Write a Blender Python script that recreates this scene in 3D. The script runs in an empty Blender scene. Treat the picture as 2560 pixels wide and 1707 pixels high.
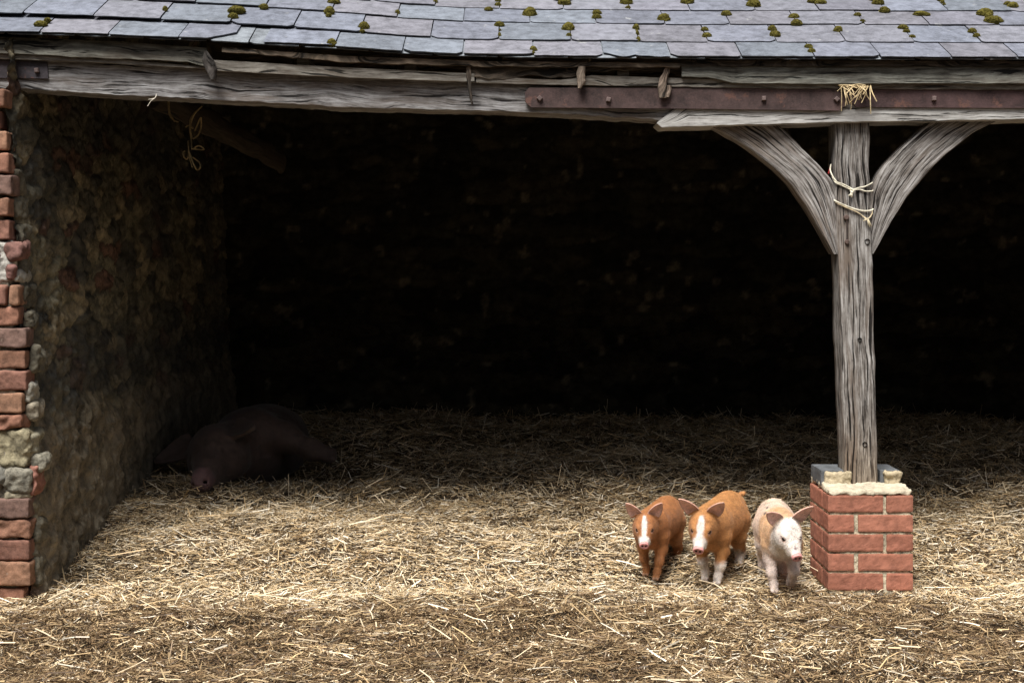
import bpy, math, random
import numpy as np
from mathutils import Matrix, Vector
random.seed(7)
R = math.radians
scene = bpy.context.scene
C = scene.collection

# ------------------------------------------------------------------ camera, sky, sun
F, D, CH, HY = 3550.0, 5.5, 1.25, 680.0      # focal length in photo pixels, distance to the pier, eye height, horizon row
cam = bpy.data.objects.new('camera', bpy.data.cameras.new('camera'))
C.objects.link(cam); scene.camera = cam
cam.location = (0, -D, CH); cam.rotation_euler = (R(90), 0, 0)
cam.data.sensor_width = 36; cam.data.lens = 36 * F / 2560
cam.data.shift_y = -(853.5 - HY) / 2560
cam.data.clip_start = .05; cam.data.clip_end = 3000

SUN_EL, SUN_AZ = 61, -24                       # azimuth: degrees to the right of straight in front of the shed
world = bpy.data.worlds.new('World'); scene.world = world; world.use_nodes = True
wn = world.node_tree.nodes; wl = world.node_tree.links
bg = wn['Background']
sky = wn.new('ShaderNodeTexSky'); sky.sky_type = 'NISHITA'; sky.sun_disc = False
sky.sun_elevation = R(SUN_EL); sky.sun_rotation = R(180 - SUN_AZ)
sky.dust_density = 4.0; sky.air_density = 1.0
hs = wn.new('ShaderNodeHueSaturation'); hs.inputs['Saturation'].default_value = .42
wl.new(sky.outputs[0], hs.inputs['Color']); wl.new(hs.outputs[0], bg.inputs[0])
bg.inputs[1].default_value = .055
sd = bpy.data.lights.new('sun', 'SUN'); sd.energy = 4.4; sd.angle = R(32); sd.color = (1, .965, .91)
sun = bpy.data.objects.new('sun', sd); C.objects.link(sun)
dv = Vector((math.sin(R(SUN_AZ)) * math.cos(R(SUN_EL)), -math.cos(R(SUN_AZ)) * math.cos(R(SUN_EL)), math.sin(R(SUN_EL))))
sun.rotation_euler = dv.to_track_quat('Z', 'Y').to_euler(); sun.location = dv * 30
scene.view_settings.view_transform = 'Standard'; scene.view_settings.look = 'None'
scene.view_settings.exposure = 0.75; scene.view_settings.gamma = 1

# ------------------------------------------------------------------ maths helpers
def P(px, py, Y):                             # the point that stands at depth Y behind photo pixel (px, py)
    return np.array([(px - 1280) * (Y + D) / F, Y, CH - (py - HY) * (Y + D) / F])
def _h(ix, iy, iz, seed):
    n = (ix.astype(np.int64) * 73856093) ^ (iy.astype(np.int64) * 19349663) ^ (iz.astype(np.int64) * 83492791) ^ (seed * 2654435761)
    n = n & 0xffffffff
    n = ((n ^ (n >> 15)) * 2246822519) & 0xffffffff
    n = ((n ^ (n >> 13)) * 3266489917) & 0xffffffff
    return ((n ^ (n >> 16)) & 0xffffff) / float(0xffffff)
def vn(p, scale=1.0, seed=0):                 # smooth value noise, -1..1
    p = np.asarray(p, float) * scale
    i = np.floor(p).astype(np.int64); f = p - i; f = f * f * (3 - 2 * f)
    o = 0
    for a in (0, 1):
        wx = f[..., 0] if a else 1 - f[..., 0]
        for b in (0, 1):
            wy = f[..., 1] if b else 1 - f[..., 1]
            for c in (0, 1):
                wz = f[..., 2] if c else 1 - f[..., 2]
                o = o + wx * wy * wz * _h(i[..., 0] + a, i[..., 1] + b, i[..., 2] + c, seed)
    return o * 2 - 1
def fbm(p, scale=1.0, seed=0, o=3):
    s, a, t = 0, 1.0, 0
    for k in range(o):
        s = s + a * vn(p, scale * 2 ** k, seed + k); t += a; a *= .5
    return s / t
def sst(a, b, x):
    t = np.clip((x - a) / (b - a), 0, 1); return t * t * (3 - 2 * t)
def tab(t, x):
    return np.interp(x, [a for a, b in t], [b for a, b in t])

class MB:                                     # collects shapes and links them as ONE mesh object
    def __init__(s): s.v = []; s.f = []; s.m = []; s.c = []; s.u = []; s.n = 0
    def add(s, v, f, mat=0, col=(1, 1, 1), uv=None):
        v = np.asarray(v, float).reshape(-1, 3)
        col = np.asarray(col, float)
        if col.ndim == 1: col = np.tile(col, (len(v), 1))
        s.v.append(v); s.c.append(col)
        s.u.append(np.asarray(uv, float) if uv is not None else v[:, [0, 2]])
        if isinstance(f, np.ndarray): s.f.append(f + s.n); s.m.append(np.full(len(f), mat))
        else:
            for q in f: s.f.append(np.array([q]) + s.n); s.m.append(np.array([mat]))
        s.n += len(v)
    def build(s, name, mats, parent=None, loc=(0, 0, 0), smooth=False):
        me = bpy.data.meshes.new(name)
        v = np.concatenate(s.v); me.vertices.add(len(v)); me.vertices.foreach_set('co', v.ravel())
        tot = np.concatenate([np.full(len(a), a.shape[1]) for a in s.f])
        idx = np.concatenate([a.ravel() for a in s.f])
        me.loops.add(len(idx)); me.loops.foreach_set('vertex_index', idx.astype(np.int32))
        me.polygons.add(len(tot)); me.polygons.foreach_set('loop_start', np.concatenate([[0], np.cumsum(tot)[:-1]]).astype(np.int32))
        me.polygons.foreach_set('material_index', np.concatenate(s.m).astype(np.int32))
        me.update(calc_edges=True)
        ca = me.color_attributes.new('Col', 'FLOAT_COLOR', 'POINT')
        ca.data.foreach_set('color', np.concatenate([np.concatenate(s.c), np.ones((len(v), 1))], 1).astype(np.float32).ravel())
        ul = me.uv_layers.new(name='UVMap')
        ul.data.foreach_set('uv', np.concatenate(s.u)[idx].astype(np.float32).ravel())
        for m in (mats if isinstance(mats, (list, tuple)) else [mats]): me.materials.append(m)
        me.polygons.foreach_set('use_smooth', np.full(len(tot), bool(smooth)))
        me.validate(); me.update()
        o = bpy.data.objects.new(name, me); C.objects.link(o)
        o.parent = parent; o.location = loc
        return o
def tag(o, label=None, cat=None, group=None, kind=None):
    if label: o['label'] = label
    if cat: o['category'] = cat
    if group: o['group'] = group
    if kind: o['kind'] = kind
    return o
def thing(name, label, cat, loc=(0, 0, 0), rz=0, group=None):
    o = bpy.data.objects.new(name, None); C.objects.link(o); o.empty_display_size = .1
    o.location = loc; o.rotation_euler = (0, 0, rz)
    return tag(o, label, cat, group)

def sweep(mb, rings, mat=0, col=(1, 1, 1), uoff=0, cap=True):   # rings (N,M,3): closed profile along a path, uv in metres
    rings = np.asarray(rings, float); N, M, _ = rings.shape
    cen = rings.mean(1); du = np.concatenate([[0], np.cumsum(np.linalg.norm(np.diff(cen, axis=0), axis=1))])
    rr = np.concatenate([rings, rings[:, :1]], 1)
    per = np.concatenate([np.zeros((N, 1)), np.cumsum(np.linalg.norm(np.diff(rr, axis=1), axis=2), 1)], 1).mean(0)
    uv = np.stack(np.meshgrid(du + uoff, per + uoff * .37, indexing='ij'), -1).reshape(-1, 2)
    i, j = np.meshgrid(np.arange(N - 1), np.arange(M), indexing='ij'); W = M + 1
    a = i * W + j; f = np.stack([a, a + 1, a + W + 1, a + W], -1).reshape(-1, 4)
    mb.add(rr.reshape(-1, 3), f, mat, col, uv)
    if cap:
        for k, s in ((0, -1), (N - 1, 1)):
            uvc = np.stack([du[k] + uoff + (rings[k] - cen[k])[:, 2] * 1.0, per[:-1]], 1)
            q = list(range(M)); mb.add(rings[k], [q if s > 0 else q[::-1]], mat, col, uvc)

def tube(mb, pts, r, mat=0, col=(1, 1, 1), n=6, sub=6, jit=0):
    pts = np.asarray(pts, float)
    if np.isscalar(r): r = np.full(len(pts), r)
    t = np.arange(len(pts)); tt = np.linspace(0, len(pts) - 1, (len(pts) - 1) * sub + 1)
    def cr(vals):                              # Catmull-Rom
        out = []
        for x in tt:
            i = min(int(x), len(pts) - 2); f = x - i
            p0, p1, p2, p3 = vals[max(i - 1, 0)], vals[i], vals[i + 1], vals[min(i + 2, len(pts) - 1)]
            out.append(.5 * ((2 * p1) + (-p0 + p2) * f + (2 * p0 - 5 * p1 + 4 * p2 - p3) * f * f + (-p0 + 3 * p1 - 3 * p2 + p3) * f ** 3))
        return np.array(out)
    c = cr(pts); rad = np.interp(tt, t, r)
    if jit: c = c + jit * np.stack([vn(c, 60, k) for k in range(3)], -1)
    tg = np.gradient(c, axis=0); tg /= np.linalg.norm(tg, axis=1)[:, None] + 1e-9
    up = np.array([0, 0, 1.]) if abs(tg[0][2]) < .9 else np.array([1., 0, 0])
    rings = []; nrm = np.cross(tg[0], up); nrm /= np.linalg.norm(nrm)
    for k in range(len(c)):
        nrm = nrm - tg[k] * nrm.dot(tg[k]); nrm /= np.linalg.norm(nrm) + 1e-9
        b = np.cross(tg[k], nrm); a = np.linspace(0, 2 * np.pi, n, endpoint=False)
        rings.append(c[k] + rad[k] * (np.cos(a)[:, None] * nrm + np.sin(a)[:, None] * b))
    sweep(mb, rings, mat, col)

def rough_box(mb, lo, hi, mat=0, col=(1, 1, 1), res=.02, rnd=.006, amp=.0015, seed=0, nsc=25, shape=None):
    lo = np.asarray(lo, float); hi = np.asarray(hi, float); c = (lo + hi) / 2; h = (hi - lo) / 2
    n = np.clip(np.ceil(2 * h / res).astype(int), 2, 60)
    vs, fs, base = [], [], 0
    for ax in range(3):
        u, v = (ax + 1) % 3, (ax + 2) % 3
        for s in (-1, 1):
            gu, gv = np.meshgrid(np.linspace(-h[u], h[u], n[u] + 1), np.linspace(-h[v], h[v], n[v] + 1), indexing='ij')
            p = np.zeros(gu.shape + (3,)); p[..., ax] = s * h[ax]; p[..., u] = gu; p[..., v] = gv
            W = n[v] + 1; i, j = np.meshgrid(np.arange(n[u]), np.arange(n[v]), indexing='ij'); a = i * W + j
            f = np.stack([a, a + W, a + W + 1, a + 1] if s > 0 else [a, a + 1, a + W + 1, a + W], -1).reshape(-1, 4)
            vs.append(p.reshape(-1, 3)); fs.append(f + base); base += p.size // 3
    v = np.concatenate(vs); f = np.concatenate(fs)
    r = min(rnd, h.min() * .95)
    cl = np.clip(v, -(h - r), h - r); d = v - cl; L = np.linalg.norm(d, axis=1)[:, None]
    nrm = np.where(L > 0, d / np.maximum(L, 1e-9), 0); v = cl + nrm * r
    w = v + c
    w = w + nrm * (fbm(w + seed * 3.1, nsc, seed, 3) * amp)[:, None] + amp * .6 * np.stack([vn(w, nsc * .4, seed + 9 + k) for k in range(3)], -1)
    if shape: w = shape(w)
    mb.add(w, f, mat, col)

# ------------------------------------------------------------------ materials
def mk(name):
    m = bpy.data.materials.new(name); m.use_nodes = True
    nt = m.node_tree; b = nt.nodes['Principled BSDF']
    return m, nt, b
class NB:
    def __init__(s, nt): s.nt = nt
    def n(s, t, **k):
        o = s.nt.nodes.new('ShaderNode' + t)
        for a, b in k.items(): setattr(o, a, b)
        return o
    def l(s, a, b): s.nt.links.new(a, b)
    def noise(s, vec, sc, det=4, rough=.6, dist=0):
        o = s.n('TexNoise'); o.inputs['Scale'].default_value = sc; o.inputs['Detail'].default_value = det
        o.inputs['Roughness'].default_value = rough; o.inputs['Distortion'].default_value = dist
        s.l(vec, o.inputs['Vector']); return o.outputs['Fac']
    def ramp(s, fac, stops):
        o = s.n('ValToRGB'); e = o.color_ramp.elements
        while len(e) < len(stops): e.new(.5)
        for k, (p, c) in enumerate(stops):
            e[k].position = p; e[k].color = (c, c, c, 1) if np.isscalar(c) else (*c, 1)
        s.l(fac, o.inputs[0]); return o.outputs[0]
    def mix(s, fac, a, b, mode='MIX'):
        o = s.n('Mix', data_type='RGBA', blend_type=mode)
        for v, k in ((fac, 0), (a, 6), (b, 7)):
            if hasattr(v, 'is_linked') or hasattr(v, 'links'): s.l(v, o.inputs[k])
            elif np.isscalar(v): o.inputs[k].default_value = v if k == 0 else (v, v, v, 1)
            else: o.inputs[k].default_value = (*v, 1)
        return o.outputs[2]
    def mp(s, vec, sc, loc=(0, 0, 0)):
        o = s.n('Mapping'); o.inputs['Scale'].default_value = sc; o.inputs['Location'].default_value = loc
        s.l(vec, o.inputs[0]); return o.outputs[0]
    def math(s, op, a, b=0):
        o = s.n('Math', operation=op)
        for v, k in ((a, 0), (b, 1)):
            if np.isscalar(v): o.inputs[k].default_value = v
            else: s.l(v, o.inputs[k])
        return o.outputs[0]
    def bump(s, b, hgt, dist, st=1):
        o = s.n('Bump'); o.inputs['Distance'].default_value = dist; o.inputs['Strength'].default_value = st
        s.l(hgt, o.inputs['Height']); s.l(o.outputs[0], b.inputs['Normal']); return o
def attr(nb): o = nb.n('Attribute', attribute_name='Col'); return o.outputs['Color']
def coord(nb, k='Object'): return nb.n('TexCoord').outputs[k]

def wood(name, dark, mid, light, crack=.5, fine=130, bump=.004, warm=None, swirl=.03):
    m, nt, b = mk(name); nb = NB(nt); uv = coord(nb, 'UV')
    low = nb.noise(nb.mp(uv, (3, 7, 1)), 1, 2, .5)
    low2 = nb.n('CombineXYZ'); nb.l(nb.math('MULTIPLY', nb.math('SUBTRACT', low, .5), swirl * 4), low2.inputs[1])
    va = nb.n('VectorMath', operation='ADD'); nb.l(uv, va.inputs[0]); nb.l(low2.outputs[0], va.inputs[1]); w = va.outputs[0]
    a = nb.noise(nb.mp(w, (9, fine, 1)), 1, 4, .7)
    g = nb.noise(nb.mp(w, (3.2, fine * .33, 1)), 1, 4, .65)
    k = nb.noise(nb.mp(w, (3.4, fine * .42, 1), (5, 3, 0)), 1, 5, .6, .3)
    bl = nb.noise(nb.mp(uv, (16, 30, 1)), 1, 6, .7)
    tone = nb.math('ADD', nb.math('MULTIPLY', a, .5), nb.math('ADD', nb.math('MULTIPLY', g, .35), nb.math('MULTIPLY', bl, .25)))
    col = nb.ramp(tone, [(.455, dark), (.545, mid), (.66, light)])
    if warm is not None: col = nb.mix(nb.ramp(nb.noise(nb.mp(uv, (2.3, 12, 1), (9, 1, 0)), 1, 4), [(.5, 0.), (.68, .75)]), col, warm, 'MIX')
    ck = nb.ramp(k, [(.37 + .045 * crack, 0.), (.37 + .13 * crack + .01, 1.)])
    col = nb.mix(nb.math('SUBTRACT', 1.0, ck), col, tuple(x * .22 for x in dark))
    col = nb.mix(1.0, col, attr(nb), 'MULTIPLY')
    nb.l(col, b.inputs['Base Color']); b.inputs['Roughness'].default_value = .85; b.inputs['Specular IOR Level'].default_value = .25
    hgt = nb.math('ADD', nb.math('MULTIPLY', tone, .6), nb.math('MULTIPLY', ck, .8)); nb.bump(b, hgt, bump, .9)
    return m
def gritty(name, rough=.85, mott=.35, sc=30, bump=.002, spots=None, spotcov=.66, fine=220, spec=.3):
    m, nt, b = mk(name); nb = NB(nt); o = coord(nb)
    n1 = nb.noise(o, sc, 5, .65); n2 = nb.noise(o, fine, 2, .6); n3 = nb.noise(o, sc * .23, 3, .5)
    f = nb.math('ADD', nb.math('MULTIPLY', n1, .6), nb.math('ADD', nb.math('MULTIPLY', n2, .2), nb.math('MULTIPLY', n3, .2)))
    v = nb.ramp(f, [(.38, 1 - mott * 1.3), (.5, 1.), (.60, 1 + mott)])
    col = nb.mix(1.0, attr(nb), v, 'MULTIPLY')
    if spots is not None: col = nb.mix(nb.ramp(nb.noise(o, sc * .8, 6, .7), [(spotcov, 0.), (spotcov + .05, .8)]), col, spots)
    nb.l(col, b.inputs['Base Color']); b.inputs['Roughness'].default_value = rough; b.inputs['Specular IOR Level'].default_value = spec
    nb.bump(b, nb.math('ADD', n1, nb.math('MULTIPLY', n2, .35)), bump, .9)
    return m
M = {}
M['beam'] = wood('weathered_beam', (.075, .068, .066), (.215, .208, .207), (.40, .40, .41), .30, 190, .003, (.10, .075, .058), .016)
M['pale'] = wood('bleached_beam', (.17, .16, .15), (.36, .352, .34), (.52, .52, .51), .10, 190, .002, None, .012)
M['oak'] = wood('grooved_oak', (.045, .037, .032), (.18, .165, .152), (.42, .41, .40), .5, 230, .005, (.15, .115, .09), .006)
M['board'] = wood('eaves_board', (.045, .043, .038), (.105, .10, .088), (.20, .20, .18), .3, 90, .003, (.06, .045, .035), .02)
M['batten'] = wood('batten_wood', (.085, .075, .062), (.17, .155, .135), (.30, .285, .255), .3, 110, .002, (.09, .06, .04), .02)
M['rotten'] = wood('rotten_wood', (.02, .017, .014), (.045, .038, .032), (.12, .10, .085), .6, 70, .006, None, .05)
M['slate'] = gritty('slate', .62, .30, 24, .003, (.27, .275, .28), .64, 150, .4)
M['brick'] = gritty('red_brick', .85, .24, 26, .0015, (.40, .27, .22), .72, 260)
M['oldbrick'] = gritty('old_brick', .9, .35, 26, .003, (.36, .28, .22), .67, 200)
M['stone'] = gritty('rubble_stone', .92, .45, 18, .006, None, .6, 130)
M['mortar'] = gritty('mortar', .95, .55, 45, .005, None, .6, 160)
M['lime'] = gritty('pale_mortar', .95, .22, 35, .006, (.30, .24, .17), .62, 160)
M['bluestone'] = gritty('blue_grey_block', .6, .3, 30, .002)
M['moss'] = gritty('moss', 1, .5, 120, .002, None, .6, 500, .05)
M['twine'] = gritty('twine', .9, .25, 90, .001)
M['rust'] = gritty('rusty_iron', .7, .42, 14, .0022, (.13, .065, .05), .6, 150, .35)
M['nest'] = gritty('dry_straw', .6, .25, 60, .0005)
m, nt, b = mk('hole_shade_black'); b.inputs['Base Color'].default_value = (.004, .004, .004, 1); b.inputs['Roughness'].default_value = 1; M['hole_shade'] = m  # flat black painted in for the darkness inside the post's holes
m, nt, b = mk('eyeball'); b.inputs['Base Color'].default_value = (.012, .008, .006, 1); b.inputs['Roughness'].default_value = .12; M['eye'] = m
m, nt, b = mk('straw'); nb = NB(nt); nb.l(attr(nb), b.inputs['Base Color']); b.inputs['Roughness'].default_value = .5; b.inputs['Specular IOR Level'].default_value = .35; M['straw'] = m
m, nt, b = mk('trampled_ground'); nb = NB(nt); o = coord(nb)
f1 = nb.noise(nb.mp(o, (1, 1, 1)), 90, 5, .7, 1.5)
nb.l(nb.ramp(f1, [(.36, (.02, .013, .007)), (.52, (.085, .055, .03)), (.70, (.30, .22, .125))]), b.inputs['Base Color'])
b.inputs['Roughness'].default_value = .95; nb.bump(b, f1, .012); M['ground'] = m
def hide(name, bumpd=.0012, sss=.0):
    m, nt, b = mk(name); nb = NB(nt); o = coord(nb)
    n1 = nb.noise(nb.mp(o, (70, 420, 300)), 1, 3, .6); n2 = nb.noise(o, 30, 5, .65)
    v = nb.ramp(nb.math('ADD', nb.math('MULTIPLY', n1, .5), nb.math('MULTIPLY', n2, .5)), [(.39, .58), (.5, 1.), (.60, 1.2)])
    nb.l(nb.mix(1.0, attr(nb), v, 'MULTIPLY'), b.inputs['Base Color'])
    b.inputs['Roughness'].default_value = .62; b.inputs['Specular IOR Level'].default_value = .3
    b.inputs['Sheen Weight'].default_value = .12; b.inputs['Sheen Roughness'].default_value = .4
    b.inputs['Subsurface Weight'].default_value = .08; b.inputs['Subsurface Radius'].default_value = (.012, .005, .003); b.inputs['Subsurface Scale'].default_value = .5
    nb.bump(b, n1, bumpd, .7)
    return m
M['hide'] = hide('piglet_coat', .0025); M['sow'] = hide('sow_coat', .004)

# ------------------------------------------------------------------ ground and straw bedding
def height(x, y):
    p = np.stack([x, y, np.zeros_like(x)], -1)
    h = -.004 + .285 * (1 - np.exp(-np.maximum(y - .08, 0) / 1.35)) * sst(.05, .5, y)
    inside = sst(.2, 1.0, y)
    h = h + fbm(p, 1.6, 3, 2) * (.022 + .04 * inside) + fbm(p, 3.3, 33, 2) * .022 * inside + fbm(p, 7, 11, 3) * .016
    h = h + (.035 * fbm(p, 3.2, 21, 3) + .02 * fbm(p, 9, 23, 3)) * sst(-.1, -.4, y)
    # hollow where the sow lies
    h = h - .11 * np.exp(-(((x + 1.25) / .65) ** 2 + ((y - 2.2) / .55) ** 2))
    # level strip by the pier
    w = np.exp(-(((x - 1.39) / .32) ** 2 + ((y + .02) / .22) ** 2)); h = h * (1 - .8 * w) + w * .004
    out = sst(2.5, 6, np.maximum(np.abs(x), -y))
    return h * (1 - out)
gx = np.concatenate([[-900, -300, -100, -30, -12, -6, -4.2], np.arange(-3.2, 4.6, .03), [5.5, 7, 12, 30, 100, 300, 900]])
gy = np.concatenate([[-900, -300, -100, -30, -12, -6, -4, -3], np.arange(-2.2, 4.4, .03), [5, 7, 12, 30, 100, 300, 900]])
X, Yg = np.meshgrid(gx, gy, indexing='ij'); Z = height(X, Yg) - .006
W = len(gy); i, j = np.meshgrid(np.arange(len(gx) - 1), np.arange(W - 1), indexing='ij'); a = i * W + j
mb = MB(); mb.add(np.stack([X, Yg, Z], -1), np.stack([a, a + W, a + W + 1, a + 1], -1).reshape(-1, 4))
tag(mb.build('ground', M['ground'], smooth=True), kind='structure')

rng = np.random.default_rng(5)
def in_solid(x, y):                            # pier and left wall
    return ((x > 1.225) & (x < 1.555) & (y > 0.0) & (y < .34)) | ((x < -1.90) & (y > -.05)) | (y > 3.97)
def straws(n, x0, x1, y0, y1, lmin, lmax, w0, w1, lift, pitch, big, power=1.0):
    x = rng.uniform(x0, x1, n); y = y0 + (y1 - y0) * rng.uniform(0, 1, n) ** power
    keep = ~in_solid(x, y) & (np.abs(x) < .39 * (y + D) + .35); x, y = x[keep], y[keep]; n = len(x)
    L = lmin + (lmax - lmin) * rng.uniform(0, 1, n) ** 2.2; w = rng.uniform(w0, w1, n)
    az = rng.uniform(0, 2 * np.pi, n)
    # neighbours lie roughly alike in mats
    pz = np.stack([x, y, 0 * x], -1); flow = fbm(pz, 4, 40, 2) * 3.0; az = np.where(rng.uniform(0, 1, n) < .35, flow + rng.normal(0, .35, n), az)
    pt = rng.normal(0, 1, n) * pitch * np.where(rng.uniform(0, 1, n) < .07, 2.6, 1)
    roll = rng.normal(0, .55, n)
    t = np.stack([np.cos(az) * np.cos(pt), np.sin(az) * np.cos(pt), np.sin(pt)], -1)
    s0 = np.stack([-np.sin(az), np.cos(az), 0 * az], -1); up = np.cross(t, s0)
    s = s0 * np.cos(roll)[:, None] + up * np.sin(roll)[:, None]; nn = np.cross(t, s)
    z = height(x, y) + np.abs(np.sin(pt)) * L * .42 + rng.uniform(-.004, 1, n) * lift
    c = np.stack([x, y, z], -1); bend = rng.normal(0, .025 if big else .045, n) * L
    e = []
    for k, (tt, bb) in enumerate(((-.5, 0), (0, 1), (.5, 0))):
        q = c + t * (L * tt)[:, None] + nn * (bend * bb)[:, None] + s0 * (bend * bb * .8)[:, None]
        e += [q - s * (w / 2)[:, None], q + s * (w / 2)[:, None]]
    v = np.stack(e, 1).reshape(-1, 3)
    k = np.arange(n)[:, None] * 6
    f = np.concatenate([k + np.array([[0, 2, 3, 1]]), k + np.array([[2, 4, 5, 3]])])
    # colours: clean on the band in front of the shed, dirty and trampled nearer the yard
    dirt = .10 + .74 * sst(-.04, -.34, y + .34 * fbm(pz, 1.5, 60, 3) - .10 * np.exp(-((x - 1.0) / .7) ** 2))
    dirt = dirt + .32 * fbm(pz, 3.2, 61, 3) + .10 * sst(.9, 2.0, y)
    dirt = np.clip(dirt + .45 * (fbm(pz, 9, 62, 2) > .38) * (y < .1), 0.02, .96) * (.70 if big else 1.0)
    pal = np.array([(.78, .64, .44), (.60, .43, .235), (.82, .74, .60), (.45, .34, .195), (.20, .128, .066), (.085, .052, .028), (.34, .24, .13)])
    u = rng.uniform(0, 1, n); dirty = rng.uniform(0, 1, n) < dirt
    ci = np.where(dirty, 4 + (u * 3).astype(int), np.where(u < .38, 0, np.where(u < .68, 1, np.where(u < .80, 2, 3))))
    col = pal[ci] * rng.uniform(.58, 1.22, n)[:, None]
    return v, f, np.repeat(col, 6, 0)
mb = MB()
for args in ((110000, -2.2, 2.6, -1.7, -.1, .004, .022, .0014, .0034, .012, .3, False),
             (150000, -2.2, 2.6, -1.7, 1.2, .006, .035, .0015, .0038, .010, .22, False),
             (95000, -2.2, 2.6, -1.7, 1.3, .018, .07, .0018, .0036, .016, .17, False),
             (5200, -2.2, 2.6, -1.6, 1.3, .04, .17, .003, .0052, .024, .11, True),
             (60000, -1.95, 3.6, 1.0, 3.98, .01, .05, .002, .0042, .014, .25, False),
             (30000, -1.95, 3.6, 1.1, 3.98, .03, .13, .0022, .005, .035, .26, True)):
    v, f, c = straws(*args); mb.add(v, f, 0, c)
tag(mb.build('straw_bedding', M['straw']), 'loose golden straw strewn deep over the shed floor and yard', 'straw', kind='stuff')

# ------------------------------------------------------------------ unseen buildings added behind the camera and at left to shade the shed interior
shade_building = thing('shade_building', 'tall dark stone building added behind the camera to shade the open shed', 'shade_building', (0, -13, 0))
mb = MB()
def bxx(lo, hi, col, mat=0): rough_box(mb, lo, hi, mat, col, .5, .02, .01, 5, 3)
bxx((-13, -3, -.2), (-2, -2.5, 6.2), (.13, .12, .10)); bxx((2, -3, -.2), (13, -2.5, 6.2), (.13, .12, .10)); bxx((-2, -3, 4.2), (2, -2.5, 6.2), (.13, .12, .10))
mb.build('wall', M['stone'], shade_building); mb = MB(); bxx((-2.05, -2.85, 0), (-.02, -2.75, 4.25), (.5, .45, .4)); mb.build('door', M['board'], shade_building)
mb = MB(); bxx((.02, -2.85, 0), (2.05, -2.75, 4.25), (.5, .45, .4)); mb.build('door', M['board'], shade_building)
mb = MB(); sweep(mb, [[(x, -2.2, 6.0), (x, -6.5, 9.3), (x, -10.8, 6.0), (x, -10.8, 5.9), (x, -6.5, 9.1), (x, -2.2, 5.9)] for x in (-13.3, 0, 13.3)], 0, (.15, .155, .17)); mb.build('roof', M['slate'], shade_building)
shade_wing = thing('shade_building', 'low stone building added at the left, out of view, to shade the shed', 'shade_building', (-6, -5, 0))  # added out of view to block the sky on the left
mb = MB(); rough_box(mb, (-2.6, -4.4, -.2), (2.4, 4.85, 3.4), 0, (.13, .12, .10), .5, .02, .01, 6, 3); mb.build('wall', M['stone'], shade_wing)
mb = MB(); sweep(mb, [[(2.6, y, 3.42), (-.1, y, 5.2), (-2.8, y, 3.42)] for y in (-4.5, 0, 4.85)], 0, (.15, .155, .17)); mb.build('roof', M['slate'], shade_wing)

# ------------------------------------------------------------------ the shed
S0 = (1.39, .12, 0)
shed = thing('pig_shed', 'old open fronted stone pig shed with slate roof and timber post', 'shed', (0, 2, 0))
OFF = (0, -2, 0)
def sp(name, mb, mats, smooth=False, parent=None, label=None):
    o = mb.build(name, mats, parent or shed, OFF if parent is None else (0, 0, 0), smooth)
    if label: o['label'] = label
    return o

# rubble walls: real relief
def rubble(yy, zz, sy, sz, seed, amp):
    ny = int((yy.max() - yy.min()) / sy) + 3; nz = int((zz.max() - zz.min()) / sz) + 3
    rg = np.random.default_rng(seed)
    cy, cz = np.meshgrid(np.arange(ny), np.arange(nz), indexing='ij')
    jy = cy + (cz % 2) * .5 + rg.uniform(-.36, .36, cy.shape); jz = cz + rg.uniform(-.3, .3, cz.shape)
    py = yy.min() - sy + jy * sy; pz = zz.min() - sz + jz * sz
    hh = rg.uniform(0, 1, cy.shape); tint = rg.uniform(0, 1, cy.shape); kind = rg.uniform(0, 1, cy.shape)
    iy = ((yy - yy.min()) / sy + 1).astype(int); iz = ((zz - zz.min()) / sz + 1).astype(int)
    F1 = np.full(yy.shape, 9.); F2 = F1.copy(); H = F1 * 0; T = F1 * 0; K = F1 * 0
    for a in (-2, -1, 0, 1, 2):
        for b in (-2, -1, 0, 1, 2):
            k, l = np.clip(iy + a, 0, ny - 1), np.clip(iz + b, 0, nz - 1)
            d = np.sqrt(((yy - py[k, l]) / sy) ** 2 + ((zz - pz[k, l]) / sz) ** 2)
            n1 = d < F1
            F2 = np.where(n1, F1, np.minimum(F2, d)); F1 = np.where(n1, d, F1)
            H = np.where(n1, hh[k, l], H); T = np.where(n1, tint[k, l], T); K = np.where(n1, kind[k, l], K)
    e = sst(0.02, .34, F2 - F1)
    return amp * (e * (.55 + .45 * H)), e, T, K

def grid_faces(nu, nv, flip=False):
    i, j = np.meshgrid(np.arange(nu - 1), np.arange(nv - 1), indexing='ij'); a = i * nv + j
    q = [a, a + nv, a + nv + 1, a + 1]
    return np.stack(q[::-1] if flip else q, -1).reshape(-1, 4)

ys = np.concatenate([np.arange(-.012, 1.4, .0075), np.arange(1.4, 4.05, .02)]); zs = np.linspace(0, 1, 290)
def rooftop(y): return np.where(y < 2.33, 2.062 + .10 + (y + .05) * .5095 - .05, 3.33 - (y - 2.33) * .42)
Yw, Zw = np.meshgrid(ys, zs, indexing='ij'); Zw = -.1 + Zw * (rooftop(Yw) + .1)
p3 = np.stack([Yw * 0, Yw, Zw], -1)
wy = Yw + .10 * fbm(p3, 7, 70, 4); wz = Zw + .06 * fbm(p3, 8, 75, 4)
dsp, e, T, K = rubble(wy, wz, .20, .075, 4, .012)
rg_ = 1 - np.abs(fbm(p3, 8, 300, 4)) * 2.2
smooth_low = sst(.72, .58, Zw + .05 * fbm(p3, 5, 77, 2)) * sst(-.02, .05, Yw)
xface = -1.855 - (Zw - .1) * .047
xx = xface + (dsp - .02) * (1 - .8 * smooth_low) + fbm(p3, 11, 80, 5) * .022 + rg_ * .016 + (1 - np.abs(fbm(p3, 26, 310, 3)) * 2) * .006 + fbm(p3, 70, 85, 3) * .009 + smooth_low * .012
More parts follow.
